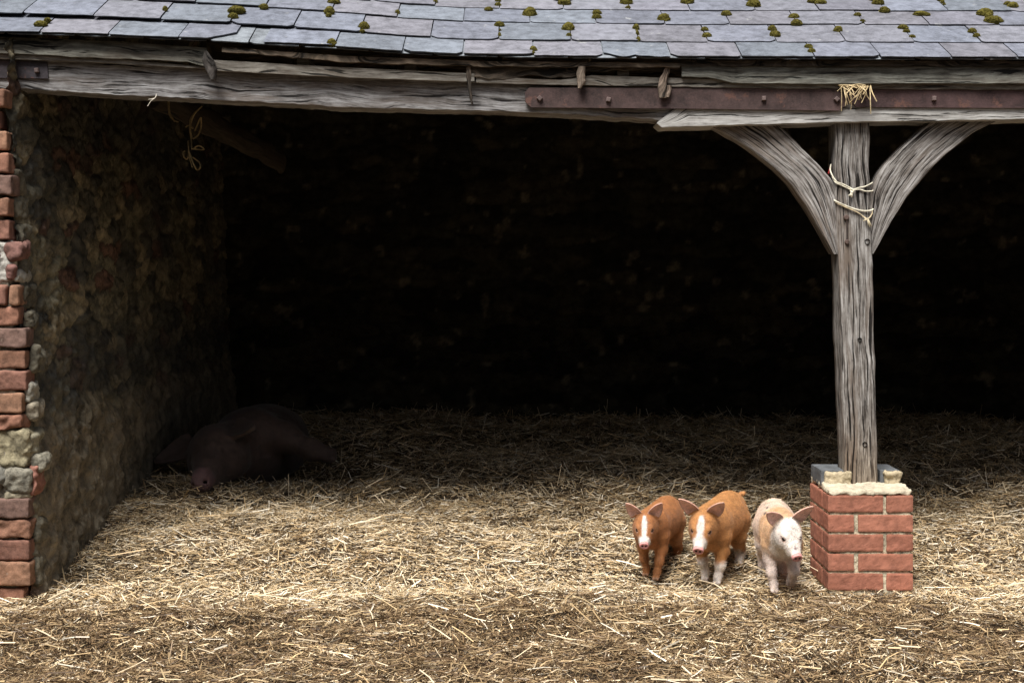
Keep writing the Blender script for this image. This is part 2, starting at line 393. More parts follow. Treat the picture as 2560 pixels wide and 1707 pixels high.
cs = np.array([(.19, .17, .115), (.13, .12, .088), (.255, .215, .14), (.085, .08, .065)])
col = cs[(T * 3.99).astype(int)] * (.72 + .28 * e)[..., None] * (1 + .5 * fbm(p3, 16, 82, 4))[..., None]
col = np.where((K < .07)[..., None], np.array((.15, .09, .065)) * (.4 + .6 * e)[..., None], col)
dark_mask = (np.maximum(sst(.05, .5, fbm(p3, 2.6, 88, 3)) * .6, .75 * np.exp(-((Zw - .82) / .16) ** 2)))[..., None]; col = col * (1 - dark_mask) + np.array((.06, .06, .055)) * dark_mask  # random dark grey patches plus one dark horizontal band
col = col * (1 - smooth_low[..., None]) + smooth_low[..., None] * (np.array((.17, .145, .105)) * (1 + .45 * fbm(p3 * np.array([1, 3, 1]), 6, 90, 3))[..., None])
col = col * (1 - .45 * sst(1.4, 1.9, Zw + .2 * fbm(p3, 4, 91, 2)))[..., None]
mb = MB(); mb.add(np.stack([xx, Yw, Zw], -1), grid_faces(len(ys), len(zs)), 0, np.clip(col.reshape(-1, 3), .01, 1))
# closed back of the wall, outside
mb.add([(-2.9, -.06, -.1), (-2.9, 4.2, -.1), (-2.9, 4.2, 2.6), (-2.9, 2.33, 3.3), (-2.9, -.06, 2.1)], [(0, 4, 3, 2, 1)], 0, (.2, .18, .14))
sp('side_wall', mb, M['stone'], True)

bx = np.arange(-2.9, 5.6, .018); bz = np.arange(-.1, 2.5, .014)
Xb, Zb = np.meshgrid(bx, bz, indexing='ij'); p3 = np.stack([Xb, Xb * 0, Zb], -1)
dsp, e, T, K = rubble(Xb + .09 * fbm(p3, 6, 170, 3), Zb + .04 * fbm(p3, 7, 175, 3), .24, .075, 14, .022)
yb = 4.0 - dsp + fbm(p3, 14, 180, 3) * .012
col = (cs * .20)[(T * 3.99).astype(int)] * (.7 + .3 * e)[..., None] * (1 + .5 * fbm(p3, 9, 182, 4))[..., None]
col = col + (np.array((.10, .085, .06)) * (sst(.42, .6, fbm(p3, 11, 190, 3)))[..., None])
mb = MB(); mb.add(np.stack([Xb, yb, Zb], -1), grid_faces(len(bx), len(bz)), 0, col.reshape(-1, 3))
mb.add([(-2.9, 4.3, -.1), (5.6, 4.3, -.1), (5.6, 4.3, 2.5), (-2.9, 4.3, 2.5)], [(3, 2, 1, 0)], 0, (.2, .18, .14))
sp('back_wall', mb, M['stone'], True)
mb = MB(); rough_box(mb, (5.0, .0, -.1), (5.4, 4.2, 1.0), 0, (.2, .18, .14), .05, .02, .02, 3, 5, lambda w: np.stack([w[:, 0], w[:, 1], np.where(w[:, 2] > .4, w[:, 2] - .95 + rooftop(w[:, 1]), w[:, 2])], -1)); sp('end_wall', mb, M['stone'])

# brick jamb of the left wall: each entry = top row, bottom row, right edge (photo pixels), kind
jamb = [(222, 269, 33, 'b'), (274, 322, 20, 'b'), (327, 377, 39, 'b'), (382, 434, 44, 'b'), (438, 490, 51, 'b'), (495, 543, 43, 'b'),
        (550, 602, 46, 'b'), (713, 764, 69, 'bb'), (767, 815, 68, 'b'), (819, 871, 87, 'b'), (876, 923, 85, 'b'), (927, 979, 89, 'b'),
        (983, 1034, 76, 'b'), (1038, 1075, 78, 'h'), (1247, 1298, 92, 'b'), (1301, 1345, 94, 'h'), (1350, 1402, 95, 'b'), (1405, 1466, 97, 'b'), (1470, 1525, 82, 'b')]
bc = [(.27, .140, .092), (.225, .112, .082), (.30, .165, .105), (.24, .118, .08), (.175, .108, .088)]
mb = MB()
for k, (t, bt, r, kd) in enumerate(jamb):
    Yf = -.055 + .012 * random.uniform(-1, 1)
    dp = .10; hi = P(r, t, Yf); lo = P(r, bt, Yf); hi[0] = lo[0] = P(r, t, Yf + dp)[0]
    c0 = np.array(bc[k % 5]) * random.uniform(.8, 1.1)
    wid = .105 if k % 2 else .215
    am = .0045 if kd != 'h' else .011
    def shp(w, s=k):
        return w
    if kd == 'bb':
        xm = P(36, t, Yf)[0] - .03
        rough_box(mb, (xm + .008, Yf, lo[2]), (hi[0], Yf + dp, hi[2]), 0, c0, .008, .012, .006, k, 22)
        rough_box(mb, (xm - .21, Yf, lo[2]), (xm, Yf + dp, hi[2]), 0, np.array(bc[1]), .008, .012, .006, k + 50, 22)
    else:
        rough_box(mb, (hi[0] - .225, Yf, lo[2] + .003), (hi[0], Yf + dp, hi[2]), 0, c0, .005, .008, am, k, 34)
        rough_box(mb, (hi[0] - .45, Yf, lo[2]), (hi[0] - .237, Yf + .2, hi[2]), 0, c0 * .9, .03, .012, am, k + 70, 22)
# rubble bits between the courses
def lump(mb, px, py, w, h, Yf, col, seed, mat=1, dep=.12):
    c = P(px, py, Yf); s = (D + Yf) / F; c[0] = P(px, py, Yf + dep * .7)[0] 
    rough_box(mb, (c[0] - w * s / 2, Yf, c[2] - h * s / 2), (c[0] + w * s / 2, Yf + dep, c[2] + h * s / 2), mat, np.array(col) * .8, .005, .022, .017, seed, 28)
lump(mb, 12, 655, 70, 108, -.05, (.48, .46, .42), 1, 2)
lump(mb, 50, 628, 42, 46, -.06, (.23, .12, .10), 2, 0)
lump(mb, 44, 682, 28, 42, -.062, (.20, .10, .085), 3, 0)
lump(mb, 3, 630, 34, 44, -.065, (.26, .13, .10), 4, 0)
lump(mb, 56, 693, 30, 30, -.05, (.40, .38, .33), 5, 2)
lump(mb, 35, 1120, 110, 96, -.05, (.33, .29, .19), 6)
lump(mb, 80, 1110, 46, 60, -.03, (.36, .33, .24), 7)
lump(mb, 60, 1205, 70, 66, -.055, (.28, .26, .21), 8)
lump(mb, 8, 1195, 50, 58, -.06, (.24, .23, .20), 9)
lump(mb, 100, 1200, 22, 74, -.03, (.34, .16, .12), 10, 0)
lump(mb, 112, 1160, 36, 50, -.02, (.30, .28, .22), 11)
lump(mb, 60, 1240, 60, 18, -.05, (.32, .28, .2), 12, 1)
lump(mb, 84, 985, 22, 60, -.03, (.42, .40, .34), 13, 2)
lump(mb, 92, 1030, 26, 50, -.02, (.33, .29, .22), 14)
for k, (x_, y_, w_, h_) in enumerate([(55, 520, 26, 60), (60, 585, 28, 50), (75, 745, 22, 60), (82, 800, 26, 50), (95, 900, 24, 70), (100, 1330, 28, 60), (104, 1430, 24, 70), (50, 455, 20, 60), (62, 660, 24, 60)]):
    lump(mb, x_, y_, w_, h_, -.006, (.15, .135, .10), 20 + k)
# mortar core behind the bricks
zt = np.linspace(-.05, 1.945, 40)
rings = []
for z in zt:
    py = HY + (CH - z) * F / (D - .035); r = tab([(200, 28), (600, 44), (715, 62), (900, 76), (1250, 82), (1500, 82)], py)
    x1 = P(r - 12, py, .09)[0]
    rings.append([(-2.9, -.035, z), (x1, -.035, z), (x1, .10, z), (-2.9, .10, z)])
sweep(mb, rings, 3, (.26, .23, .18))
sp('brick_jamb', mb, [M['oldbrick'], M['stone'], M['lime'], M['mortar']], True)

# ---- brick pier
pier = MB(); x0, x1, y0, y1, zb = 1.224, 1.554, 0.0, .335, .018
Bl, Bh, J = .215, .065, .0105
for k in range(5):
    z = zb + (4 - k) * (Bh + J)
    rowA = (k % 2 == 0)
    tri = lambda s: np.array((.29, .122, .080)) * random.uniform(.86, 1.12) + np.array((random.uniform(0, .02), 0, 0))
    def bk(a, b, c, d, s):
        rough_box(pier, (a, c, z), (b, d, z + Bh), 0, tri(s), .008, .0036, .0017, s, 60)
    if rowA:       # stretcher then header on the front
        bk(x0, x0 + Bl, y0, y0 + .1025, k * 9); bk(x0 + Bl + J + .001, x1, y0, y0 + .215, k * 9 + 1)
        bk(x0, x0 + .1025, y0 + .1025 + J, y1, k * 9 + 2); bk(x0 + .115, x1, y0 + .235, y1, k * 9 + 3)
    else:
        bk(x0, x0 + .1025, y0, y0 + Bl, k * 9); bk(x0 + .1025 + J + .004, x1, y0, y0 + .1025, k * 9 + 1)
        bk(x0, x0 + Bl, y0 + Bl + J, y1, k * 9 + 2); bk(x1 - .1025, x1, y0 + .113, y1, k * 9 + 3)
rough_box(pier, (x0 + .006, y0 + .007, -.05), (x1 - .006, y1 - .006, zb + 5 * (Bh + J) - .012), 1, (.42, .37, .27), .008, .004, .004, 31, 60)
pier_o = sp('brick_pier', pier, [M['brick'], M['mortar']])
mb = MB()
def topm(w):
    w = w.copy(); f = sst(.375, .40, w[:, 2])
    w[:, 2] += f * (.012 * sst(0, .14, w[:, 1]) + .007 * fbm(w, 28, 5, 3)); w[:, 1] += (1 - f) * 0
    return w
rough_box(mb, (x0 + .004, y0 + .003, .386), (x1 - .006, y1 - .003, .404), 0, (.42, .37, .28), .004, .007, .008, 8, 60, topm)
sp('mortar_bed', mb, M['lime'], True, pier_o)
mb = MB()
rough_box(mb, (x0 + .012, .008, -.03), (x1 + .0, .09, .014), 0, (.42, .38, .31), .008, .012, .008, 9, 30)
sp('mortar_footing', mb, M['mortar'], True, pier_o)
# two blocks that chock the post
for k, (a, b_) in enumerate(((x0 + .004, 1.345), (1.462, x1 - .012))):
    mb = MB()
    rough_box(mb, (a, .142, .40), (b_, y1 + .0, .463), 0, (.105, .112, .120), .012, .004, .0015, 40 + k, 40)
    sp('stone_block', mb, M['bluestone'], True, pier_o)
    mb = MB()
    rough_box(mb, (a + .012, .120, .398), (b_ - .001, .15, .459), 0, (.36, .30, .20), .004, .006, .010, 44 + k, 60)
    sp('rough_mortar_face', mb, M['lime'], True, pier_o)

# ---- post
YP = .123
cen = [(300, 2131, 86), (480, 2132, 86), (650, 2138, 86), (850, 2144, 86), (1000, 2149, 84), (1130, 2154, 82), (1222, 2152, 84)]
mb = MB(); rings = []; zz = np.linspace(P(0, 1222, YP)[2], P(0, 296, YP)[2], 150)
for z in zz:
    py = HY + (CH - z) * F / (D + YP)
    cx = np.interp(py, [c[0] for c in cen], [c[1] for c in cen]); w = np.interp(py, [c[0] for c in cen], [c[2] for c in cen])
    s = (D + YP) / F; X0 = (cx - 1280) * s; h = w * s / 2; d = .125
    fr = [(X0 + h * t, YP) for t in np.linspace(-.93, .93, 13)]
    ring = fr + [(X0 + h, YP + .008)] + [(X0 + h, YP + d * t) for t in (.35, .7)] + [(X0 + h, YP + d), (X0 - h, YP + d)] + [(X0 - h, YP + d * t) for t in (.7, .35)] + [(X0 - h, YP + .008)]
    rings.append([(a, b_, z) for a, b_ in ring])
rings = np.array(rings)
n = fbm(rings * np.array([1, 1, .22]), 26, 5, 3)
edge = (fbm(rings * np.array([.4, .4, 1]), 9, 6, 3))
rings[..., 1] += n * .0045 * (rings[..., 1] < YP + .06); rings[..., 0] += edge * .006
low = sst(.75, .4, rings[..., 2]); cpost = np.ones((rings.shape[0], rings.shape[1] + 1, 3))
ll = np.concatenate([low, low[:, :1]], 1)[..., None]; cpost = cpost * (1 - ll) + ll * np.array((.92, .80, .66))
rgn = rings[:, ::-1]
sweep(mb, rgn, 0, cpost[:, ::-1].reshape(-1, 3), 3.3, False)
post = sp('post', mb, M['oak'], True)
def disc_bolt(px, py, Y, r, name='bolt', parent=post, square=False, rot=0, col=(.09, .06, .05), dep=.012):
    mb = MB(); c = P(px, py, Y); rg = []
    n = 4 if square else 12
    for dy, rr in ((.004, r), (-dep * .7, r), (-dep, r * .72)):
        a = np.linspace(0, 2 * np.pi, n, endpoint=False) + rot
        rg.append(np.stack([c[0] + rr * np.cos(a), np.full(n, Y + dy), c[2] + rr * np.sin(a)], -1))
    sweep(mb, rg, 0, col); return sp(name, mb, M['rust'], False, parent)
disc_bolt(2115, 544, YP, .0115); disc_bolt(2117, 605, YP, .010)
mb = MB(); tube(mb, [P(2117, 548, YP - .006), P(2118, 575, YP - .005), P(2117, 603, YP - .006)], .0035, 0, (.06, .045, .04)); sp('iron_rod', mb, M['rust'], True, post)
def hole_shade(px, py, r, Y=YP):  # black plug on the uncut post; its colour stands in for shade
    mb = MB(); c = P(px, py, Y); a = np.linspace(0, 2 * np.pi, 14, endpoint=False); rg = []
    for dy, rr in ((.01, r * 1.05), (-.0045, r * 1.1), (-.0050, r * .95), (.012, r * .8)):
        rg.append(np.stack([c[0] + rr * np.cos(a) * (1 + .1 * np.sin(3 * a)), np.full(14, Y + dy), c[2] + rr * np.sin(a)], -1))
    sweep(mb, rg); sp('peg_hole_shade', mb, M['hole_shade'], True, post)
hole_shade(2168, 604, .010); hole_shade(2149, 849, .0075); hole_shade(2162, 1110, .009)

# ---- curved braces
def brace(outer, inner, Yf, dep, uo):
    def rs(pts, n):
        pts = np.array(pts, float); d = np.concatenate([[0], np.cumsum(np.linalg.norm(np.diff(pts, axis=0), axis=1))]); t = np.linspace(0, d[-1], n)
        q = np.stack([np.interp(t, d, pts[:, k]) for k in (0, 1)], -1)
        for _ in range(3): q[1:-1] = (q[:-2] + 2 * q[1:-1] + q[2:]) / 4
        return q
    a, b_ = rs(outer, 60), rs(inner, 60); rings = []
    for k in range(60):
        A, B = P(*a[k], Yf), P(*b_[k], Yf); fr = [A + (B - A) * t for t in np.linspace(.03, .97, 13)]
        e = np.array([0, dep, 0]); e2 = np.array([0, .006, 0])
        rings.append(fr + [B + e2, B + e * .5, B + e, A + e, A + e * .5, A + e2])
    rings = np.array(rings); n = fbm(rings, 30, int(uo * 7), 3); rings[..., 1] += n * .004 * (rings[..., 1] < Yf + .05)
    rings[..., 2] += fbm(rings, 14, 77, 2) * .004
    if outer[0][0] < inner[0][0]: rings = rings[:, ::-1]
    mb = MB(); sweep(mb, rings, 0, (1.05, 1.05, 1.06), uo); return sp('brace', mb, M['oak'], True)
bl = brace([(1735, 300), (1790, 322), (1845, 352), (1893, 386), (1940, 424), (1978, 463), (2015, 515), (2048, 572), (2084, 636)],
           [(1925, 292), (1964, 327), (1991, 353), (2019, 384), (2053, 419), (2083, 453), (2097, 498), (2101, 560), (2104, 634)], .132, .085, 7.1)
bl['label'] = 'grey curved brace on the left of the post'
br = brace([(2505, 296), (2430, 334), (2370, 384), (2329, 421), (2301, 455), (2267, 495), (2239, 538), (2213, 582), (2184, 634)],
           [(2345, 290), (2300, 326), (2265, 357), (2236, 386), (2212, 412), (2192, 442), (2176, 480), (2170, 560), (2165, 630)], .138, .085, 9.7)
br['label'] = 'grey curved brace on the right of the post'

# ---- long timbers under the eaves
def timber(name, top, bot, Yf, dep, mat, x0, x1, uo=0, nv=7, ragt=0, ragb=0, amp=.003, step=7, col=(1, 1, 1), parent=None, lean=0, seed=3):
    xs = np.arange(x0, x1 + step * .5, step); rings = []
    for x in xs:
        A = P(x, tab(bot, x), Yf); B = P(x, tab(top, x), Yf + lean); B[0] = A[0]
        fr = [A + (B - A) * t for t in np.linspace(.02, .98, nv)]
        e = np.array([0, dep, 0]); e2 = np.array([0, .006, 0])
        rings.append(fr + [B + e2, B + e, A + e, A + e2])
    rings = np.array(rings)
    n = fbm(rings * np.array([.5, 1, 1.6]), 16, seed, 4); rings[:, :nv, 1] += n[:, :nv] * amp
    if ragb:
        q = fbm(rings[:, :1], 22, seed + 5, 4) * ragb; rings[:, 0, 2] += q[:, 0]; rings[:, -2:, 2] += q; rings[:, 1, 2] += q[:, 0] * .5
    if ragt:
        q = fbm(rings[:, :1], 20, seed + 8, 4) * ragt; rings[:, nv - 1:nv + 2, 2] += q
    mb = MB(); sweep(mb, rings[:, ::-1], 0, col, uo); return sp(name, mb, mat, False, parent)
YB = .10
beam = timber('eaves_beam', [(-900, 110), (0, 143), (860, 186), (1700, 224)], [(-900, 170), (0, 221), (366, 241), (860, 269), (1307, 281), (1600, 297), (1667, 303), (1690, 272)],
              YB, .15, M['beam'], -900, 1690, 1.2, 9, 0, .006, .007, 6)
beam['label'] = 'wavy grained grey beam over the dark opening'
beam2 = timber('splice_beam', [(1643, 306), (1690, 270), (1720, 230), (3600, 190)], [(1643, 309), (1655, 319), (1956, 311), (2102, 307), (2560, 299), (3600, 285)],
               YB - .012, .16, M['pale'], 1643, 3400, 4.4, 9, 0, .003, .003, 6)
beam2['label'] = 'bleached straight beam resting on the post'
timber('batten', [(-900, 100), (0, 136), (230, 143), (545, 170)], [(-900, 108), (0, 147), (230, 156), (545, 174)], YB - .03, .02, M['batten'], -900, 540, 2, 3, 0, .002, .002)
timber('batten', [(520, 149), (850, 168), (1165, 183), (1200, 186)], [(520, 176), (850, 194), (1165, 205), (1200, 207)], YB - .04, .022, M['batten'], 528, 1185, 5, 4, 0, .002, .002)['label'] = 'pale narrow batten with a knot over the left of the beam'
timber('batten', [(1180, 190), (1400, 200), (1480, 188), (1720, 196), (1900, 203), (3600, 215)], [(1180, 207), (1460, 214), (1650, 216), (1900, 221), (3600, 232)], YB - .03, .02, M['batten'], 1190, 3400, 8, 3, 0, .003, .002)
timber('fascia_board', [(-900, 60), (0, 92), (300, 104), (545, 122)], [(-900, 92), (0, 134), (230, 145), (380, 150), (470, 156), (512, 168)], YB - .045, .02, M['board'], -900, 512, 3, 5, 0, .004, .004, 7, (1.25, 1.25, 1.2), None, .02, 21)
timber('fascia_board', [(1700, 158), (3600, 160)], [(1700, 192), (1770, 194), (1830, 208), (2040, 211), (2300, 209), (2560, 210), (3600, 215)], YB - .05, .022, M['board'], 1705, 3400, 11, 5, 0, .003, .006, 7, (1.1, 1.12, 1.1), None, .02, 22)
timber('rotten_board', [(1170, 160), (1470, 160), (1700, 165)], [(1165, 196), (1190, 192), (1260, 199), (1330, 190), (1380, 196), (1450, 190), (1470, 178), (1700, 176)], YB - .035, .022, M['rotten'], 1170, 1700, 13, 5, 0, .012, .009, 4, (1.3, 1.25, 1.15), None, 0, 23)
timber('tilting_fillet', [(560, 118), (860, 140), (1200, 153), (1700, 158)], [(560, 131), (700, 141), (860, 157), (1200, 166), (1560, 168), (1700, 168)], YB - .06, .03, M['rotten'], 555, 1700, 15, 4, 0, .006, .006, 5, (1.6, 1.45, 1.25), None, 0, 24)
timber('tilting_fillet', [(1700, 152), (3600, 155)], [(1700, 166), (3600, 166)], YB - .045, .03, M['rotten'], 1700, 3400, 15, 4, 0, .004, .006, 5, (1, 1, 1), None, 0, 25)
# little uprights in the gap: rafter feet seen between the boards
for px, a, b_ in ((757, 146, 164), (1025, 162, 176), (1558, 171, 190)):
    mb = MB(); A = P(px - 15, b_, YB - .01); B = P(px + 15, a, YB - .01)
    rough_box(mb, (A[0], YB - .01, A[2]), (B[0], YB + .3, B[2]), 0, (1, 1, 1), .02, .002, .001, px); sp('rafter_foot', mb, M['batten'])
# twisted dark hooks hanging off the eaves
def hook(pts, w, dep, mat, label=None, col=(1, 1, 1), Y=.02):
    rings = []
    tt = np.linspace(0, 1, 26); pt = np.array(pts, float); ip = np.linspace(0, 1, len(pts))
    for t in tt:
        cx, cy, ww = np.interp(t, ip, pt[:, 0]), np.interp(t, ip, pt[:, 1]), np.interp(t, ip, np.array(w, float))
        c = P(cx, cy, Y); h = ww * .5 * (D + Y) / F; a = np.linspace(0, 2 * np.pi, 12, endpoint=False)
        rings.append(np.stack([c[0] + h * np.sign(np.cos(a)) * np.abs(np.cos(a)) ** .6, Y + dep * .5 + dep * .5 * np.sign(np.sin(a)) * np.abs(np.sin(a)) ** .6, np.full(12, c[2])], -1))
    rings = np.array(rings); rings += np.stack([fbm(rings, 38, 50 + k, 3) for k in range(3)], -1) * np.array([.005, .003, .002])
    mb = MB(); sweep(mb, rings, 0, col, pts[0][0] * .01); o = sp('gutter_hook', mb, mat, True)
    if label: o['label'] = label
hook([(514, 128), (518, 150), (526, 175), (530, 199)], [6, 30, 28, 10], .04, M['rotten'], 'short dark leaf shaped hook near the left end', (1.1, 1.15, 1.25), .03)
hook([(1172, 160), (1172, 190), (1175, 225), (1180, 262)], [12, 12, 8, 5], .012, M['rotten'], 'long thin twisted strip hanging over the beam', (1.5, 1.4, 1.3), .055)
hook([(1455, 166), (1452, 185), (1455, 202), (1450, 220)], [20, 22, 24, 8], .03, M['rotten'], 'stubby grey hook above the end of the iron strap', (3.0, 2.8, 2.6), .035)
hook([(1672, 165), (1660, 195), (1655, 220), (1657, 245)], [14, 20, 22, 18], .014, M['rotten'], 'forked grey hook hanging across the iron strap', (3.4, 3.1, 2.9), .05)
hook([(1674, 214), (1673, 224), (1671, 235), (1669, 243)], [10, 14, 12, 10], .012, M['rotten'], None, (3.2, 2.9, 2.7), .055)

# ---- iron straps with bolts
def strap(poly, Y, th, label, bolts, col=(.062, .038, .036)):
    v = [P(x, y, Y) for x, y in poly]; n = len(v); mb = MB()
    b_ = [p + np.array([0, th, 0]) for p in v]; ins = .0015
    mb.add(np.array(v + b_), [tuple(range(n))[::-1]] + [(k, (k + 1) % n, n + (k + 1) % n, n + k) for k in range(n)], 0, col)
    o = sp('iron_strap', mb, M['rust']); o['label'] = label
    for px, py, rot in bolts: disc_bolt(px, py, Y, .0125, 'bolt', o, True, rot, (.13, .095, .09), .014)
strap([(-300, 140), (118, 156), (120, 197), (-300, 190)], YB - .010, .009, 'short dark iron strap at the left end of the beam', [(93, 177, .9)], (.045, .038, .045))
strap([(1322, 220), (2060, 219), (2122, 219), (2122, 255), (2098, 277), (1700, 272), (1328, 269), (1313, 255), (1312, 232)], YB - .024, .011, 'long rusty iron strap bolted over the beam splice', [(1349, 247, 0), (1521, 250, .6), (1909, 247, .8), (2091, 249, 0)])
strap([(2123, 221), (3400, 222), (3400, 280), (2560, 271), (2140, 268), (2123, 252)], YB - .022, .009, 'rusty iron strap running on to the right of the post', [(2334, 247, .78)], (.06, .034, .034))

# ---- roof
TH = R(27); sT, cT = math.sin(TH), math.cos(TH); EY, EZ = .02, CH + 528 * 5.52 / 3550
PE = [(-900, 60), (0, 87), (270, 95), (540, 107), (700, 117), (830, 124), (1000, 137), (1150, 145), (1300, 148), (1700, 151), (2560, 153), (3600, 154)]
def sag(X, s):
    px = X * F / (D + EY) + 1280
    return (151.5 - tab(PE, px)) * 5.45 / F * (1 + .22 * min(s, 1.5) / .18 * .6 if s < .3 else 1.2)
def sagv(X, s):
    px = X * F / (D + EY) + 1280; return (151.5 - tab(PE, px)) * 5.45 / F * (1 + np.minimum(s, .3) * .8)
def roofpt(X, s, nrm):
    X = np.asarray(X, float)
    return np.stack([X, EY + s * cT - nrm * sT + 0 * X, EZ + s * sT + nrm * cT + sagv(X, s)], -1)
def row_s(py):
    K = (HY - py) / F; return ((D + EY) * K - (EZ - CH)) / (sT - cT * K)
rows = [(0 if py == 152 else row_s(py), py) for py in (152, 115, 71, 36, 4, -25, -53, -79)]
J1 = [-260, -80, 100, 272, 448, 584, 658, 838, 1007, 1157, 1334, 1508, 1676, 1853, 2035, 2200, 2378, 2543, 2715, 2890]
J2 = [-290, -115, 57, 234, 402, 576, 735, 901, 1077, 1247, 1428, 1596, 1769, 1941, 2114, 2285, 2453, 2625, 2800]
J3 = [-170, 0, 165, 331, 490, 665, 830, 993, 1159, 1325, 1490, 1662, 1824, 1993, 2161, 2322, 2497, 2665, 2830]
J4 = [-230, -70, 95, 260, 425, 595, 762, 927, 1088, 1249, 1409, 1574, 1724, 1888, 2047, 2212, 2369, 2530, 2700, 2860]
J5 = [-150, 10, 175, 340, 505, 675, 842, 1005, 1168, 1330, 1490, 1648, 1805, 1962, 2120, 2288, 2445, 2610, 2780]
pals = [(.148, .158, .196), (.160, .161, .195), (.146, .164, .196), (.154, .158, .187), (.164, .164, .192), (.146, .160, .200)]
slates = MB(); rs_ = np.random.default_rng(11)
def slate(xa, xb, s, L, seed, lift=0.0, chip=None, tail=None, col=None, jag=.004):
    nu, nv = 22, 6; u = np.linspace(0, 1, nu); v = np.array([0, .06, .2, .45, .75, 1.0])
    rg = np.random.default_rng(seed)
    q = np.stack([u * (xb - xa) * 1.0 + seed, 0 * u, 0 * u], -1)
    tailo = jag * fbm(q, 25, seed, 3) + (tail or 0)
    cl, crr = (rg.uniform(0, .03) if rg.uniform() < .45 else 0), (rg.uniform(0, .028) if rg.uniform() < .4 else 0)
    if chip: cl, crr = chip
    Wd = xb - xa
    xs = u * Wd
    tailo = tailo + np.maximum(0, cl - xs) * .9 + np.maximum(0, crr - (Wd - xs)) * .9
    th = rg.uniform(.005, .0075); tilt = rg.uniform(-.002, .002); up = .014 + lift + rg.uniform(0, .002)
    top = np.zeros((nu, nv, 3)); bot = top.copy()
    for j, vv in enumerate(v):
        ss = s + tailo * (1 - vv) + vv * L
        X = xa + xs + rg.uniform(-.0008, .0008) * vv
        nr = up * (1 - vv) + tilt * (u - .5)
        for arr, off in ((top, th), (bot, 0)):
            Xc = X
            sg = sagv((xa + xb) / 2 + (X - (xa + xb) / 2) * .85, s)
            arr[:, j, 0] = Xc; arr[:, j, 1] = EY + ss * cT - (nr + off) * sT; arr[:, j, 2] = EZ + ss * sT + (nr + off) * cT + sg
    rr = fbm(top, 22, seed + 3, 3) * .0012; top[..., 2] += rr
    top[:, 0, 2] -= .0022; top[:, 0, 1] += .001 # worn tail arris
    c = np.array(col if col is not None else pals[rg.integers(0, 6)]) * rg.uniform(.76, .98)
    slates.add(top, grid_faces(nu, nv), 0, c)
    slates.add(bot, grid_faces(nu, nv, True), 0, c * .6)
    # side and tail faces
    for A, B, flip in ((top[:, 0], bot[:, 0], 0), (top[:, -1], bot[:, -1], 1), (top[0], bot[0], 1), (top[-1], bot[-1], 0)):
        n = len(A); vv = np.concatenate([A, B]); k = np.arange(n - 1)
        f = np.stack([k, k + n, k + n + 1, k + 1], -1); f = f[:, ::-1] if flip else f
        slates.add(vv, f, 0, c * .42)
def px2x(px, s): return (px - 1280) * (D + EY + s * cT) / F
for k, (s, py) in enumerate(rows):
    Js = [J1, J2, J3, J4, J5][k] if k < 5 else [x * 1 + (80 if k % 2 else 0) for x in J5]
    nxt = rows[k + 1][0] - s if k + 1 < len(rows) else .19
    for i_ in range(len(Js) - 1):
        a, b_ = px2x(Js[i_], s), px2x(Js[i_ + 1], s); g = .0022
        sd_ = 1000 * k + i_; kw = {}
        if k == 0 and Js[i_] == 584: continue
        if k == 0 and Js[i_] == 448: kw = dict(chip=(.0, .10))
        if k == 0 and Js[i_] == 1508: kw = dict(tail=.0, chip=(.045, .0), jag=.016)
        if k == 0 and Js[i_] == 1157: g = .004
        slate(a + g, b_ - g, s + rs_.uniform(-.004, .004), nxt * 1.85, sd_, 0, **kw)
for i_ in range(len(J1) - 1):                     # doubled eaves course beneath
    m0 = (J1[i_] + J1[i_ + 1]) / 2; m1 = (J1[i_ + 1] + (J1[i_ + 2] if i_ + 2 < len(J1) else J1[i_ + 1] + 170)) / 2
    slate(px2x(m0, 0) + .002, px2x(m1, 0) - .002, .004, .30, 9000 + i_, -.0115, col=(.18, .20, .225), chip=(.02, 0))
# the far roof, both slopes, in coarser courses out to the shed's ends
for s in np.arange(rows[-1][0] + .19, 2.58, .19):
    for a in np.arange(-3.1, 5.6, .27): slate(a + .003 + (.13 if round(s / .19) % 2 else 0), a + .267 + (.13 if round(s / .19) % 2 else 0), s, .33, int(s * 1000 + a * 50 + 500))
for k, (s, py) in enumerate(rows):
    for side in (-1, 1):
        st = px2x(2720 if side > 0 else -330, s) ; a = st
        while (a < 5.5) if side > 0 else (a > -3.0):
            nb_ = a + side * .27; lo, hi_ = min(a, nb_), max(a, nb_)
            if k < 8 and ((side > 0 and lo > px2x([2890, 2800, 2830, 2860, 2780][min(k, 4)], s)) or (side < 0 and hi_ < px2x([-260, -290, -170, -230, -150][min(k, 4)], s))):
                slate(lo + .002, hi_ - .002, s, .33, int(5000 + k * 100 + a * 10))
            a = nb_
roof = sp('slate_roof', slates, M['slate'])
# roof boards that close the shed from above
mb = MB(); xs = np.linspace(-3.05, 5.6, 60)
def slab(fr, to, thick):
    rings = []
    for x in xs:
        sg = sagv(np.array(x), .3)
        a = np.array([x, fr[0], fr[1] + sg]); b_ = np.array([x, to[0], to[1] + (sg if to[0] < 3 else 0)])
        dn = np.array([0, 0, -thick]); rings.append([a, b_, b_ + dn, a + dn])
    sweep(mb, rings, 0, (1.2, 1.1, .95))
slab((EY + .17 * cT, EZ + .17 * sT - .014), (EY + 2.68 * cT, EZ + 2.68 * sT - .014), .02)
slab((EY + 2.68 * cT + .002, EZ + 2.68 * sT - .014), (4.5, EZ + .35), .02)
sp('roof_boards', mb, M['rotten'])
for k, x in enumerate(np.arange(-1.75, 5, .42)):
    mb = MB(); rg = []
    for s in np.linspace(.16, 2.6, 12):
        c = roofpt(np.array(x), s, -.09); rg.append([c + (-.03, 0, -.045), c + (.03, 0, -.045), c + (.03, 0, .045), c + (-.03, 0, .045)])
    sweep(mb, rg, 0, (.9, .8, .7), k); sp('rafter', mb, M['batten'])

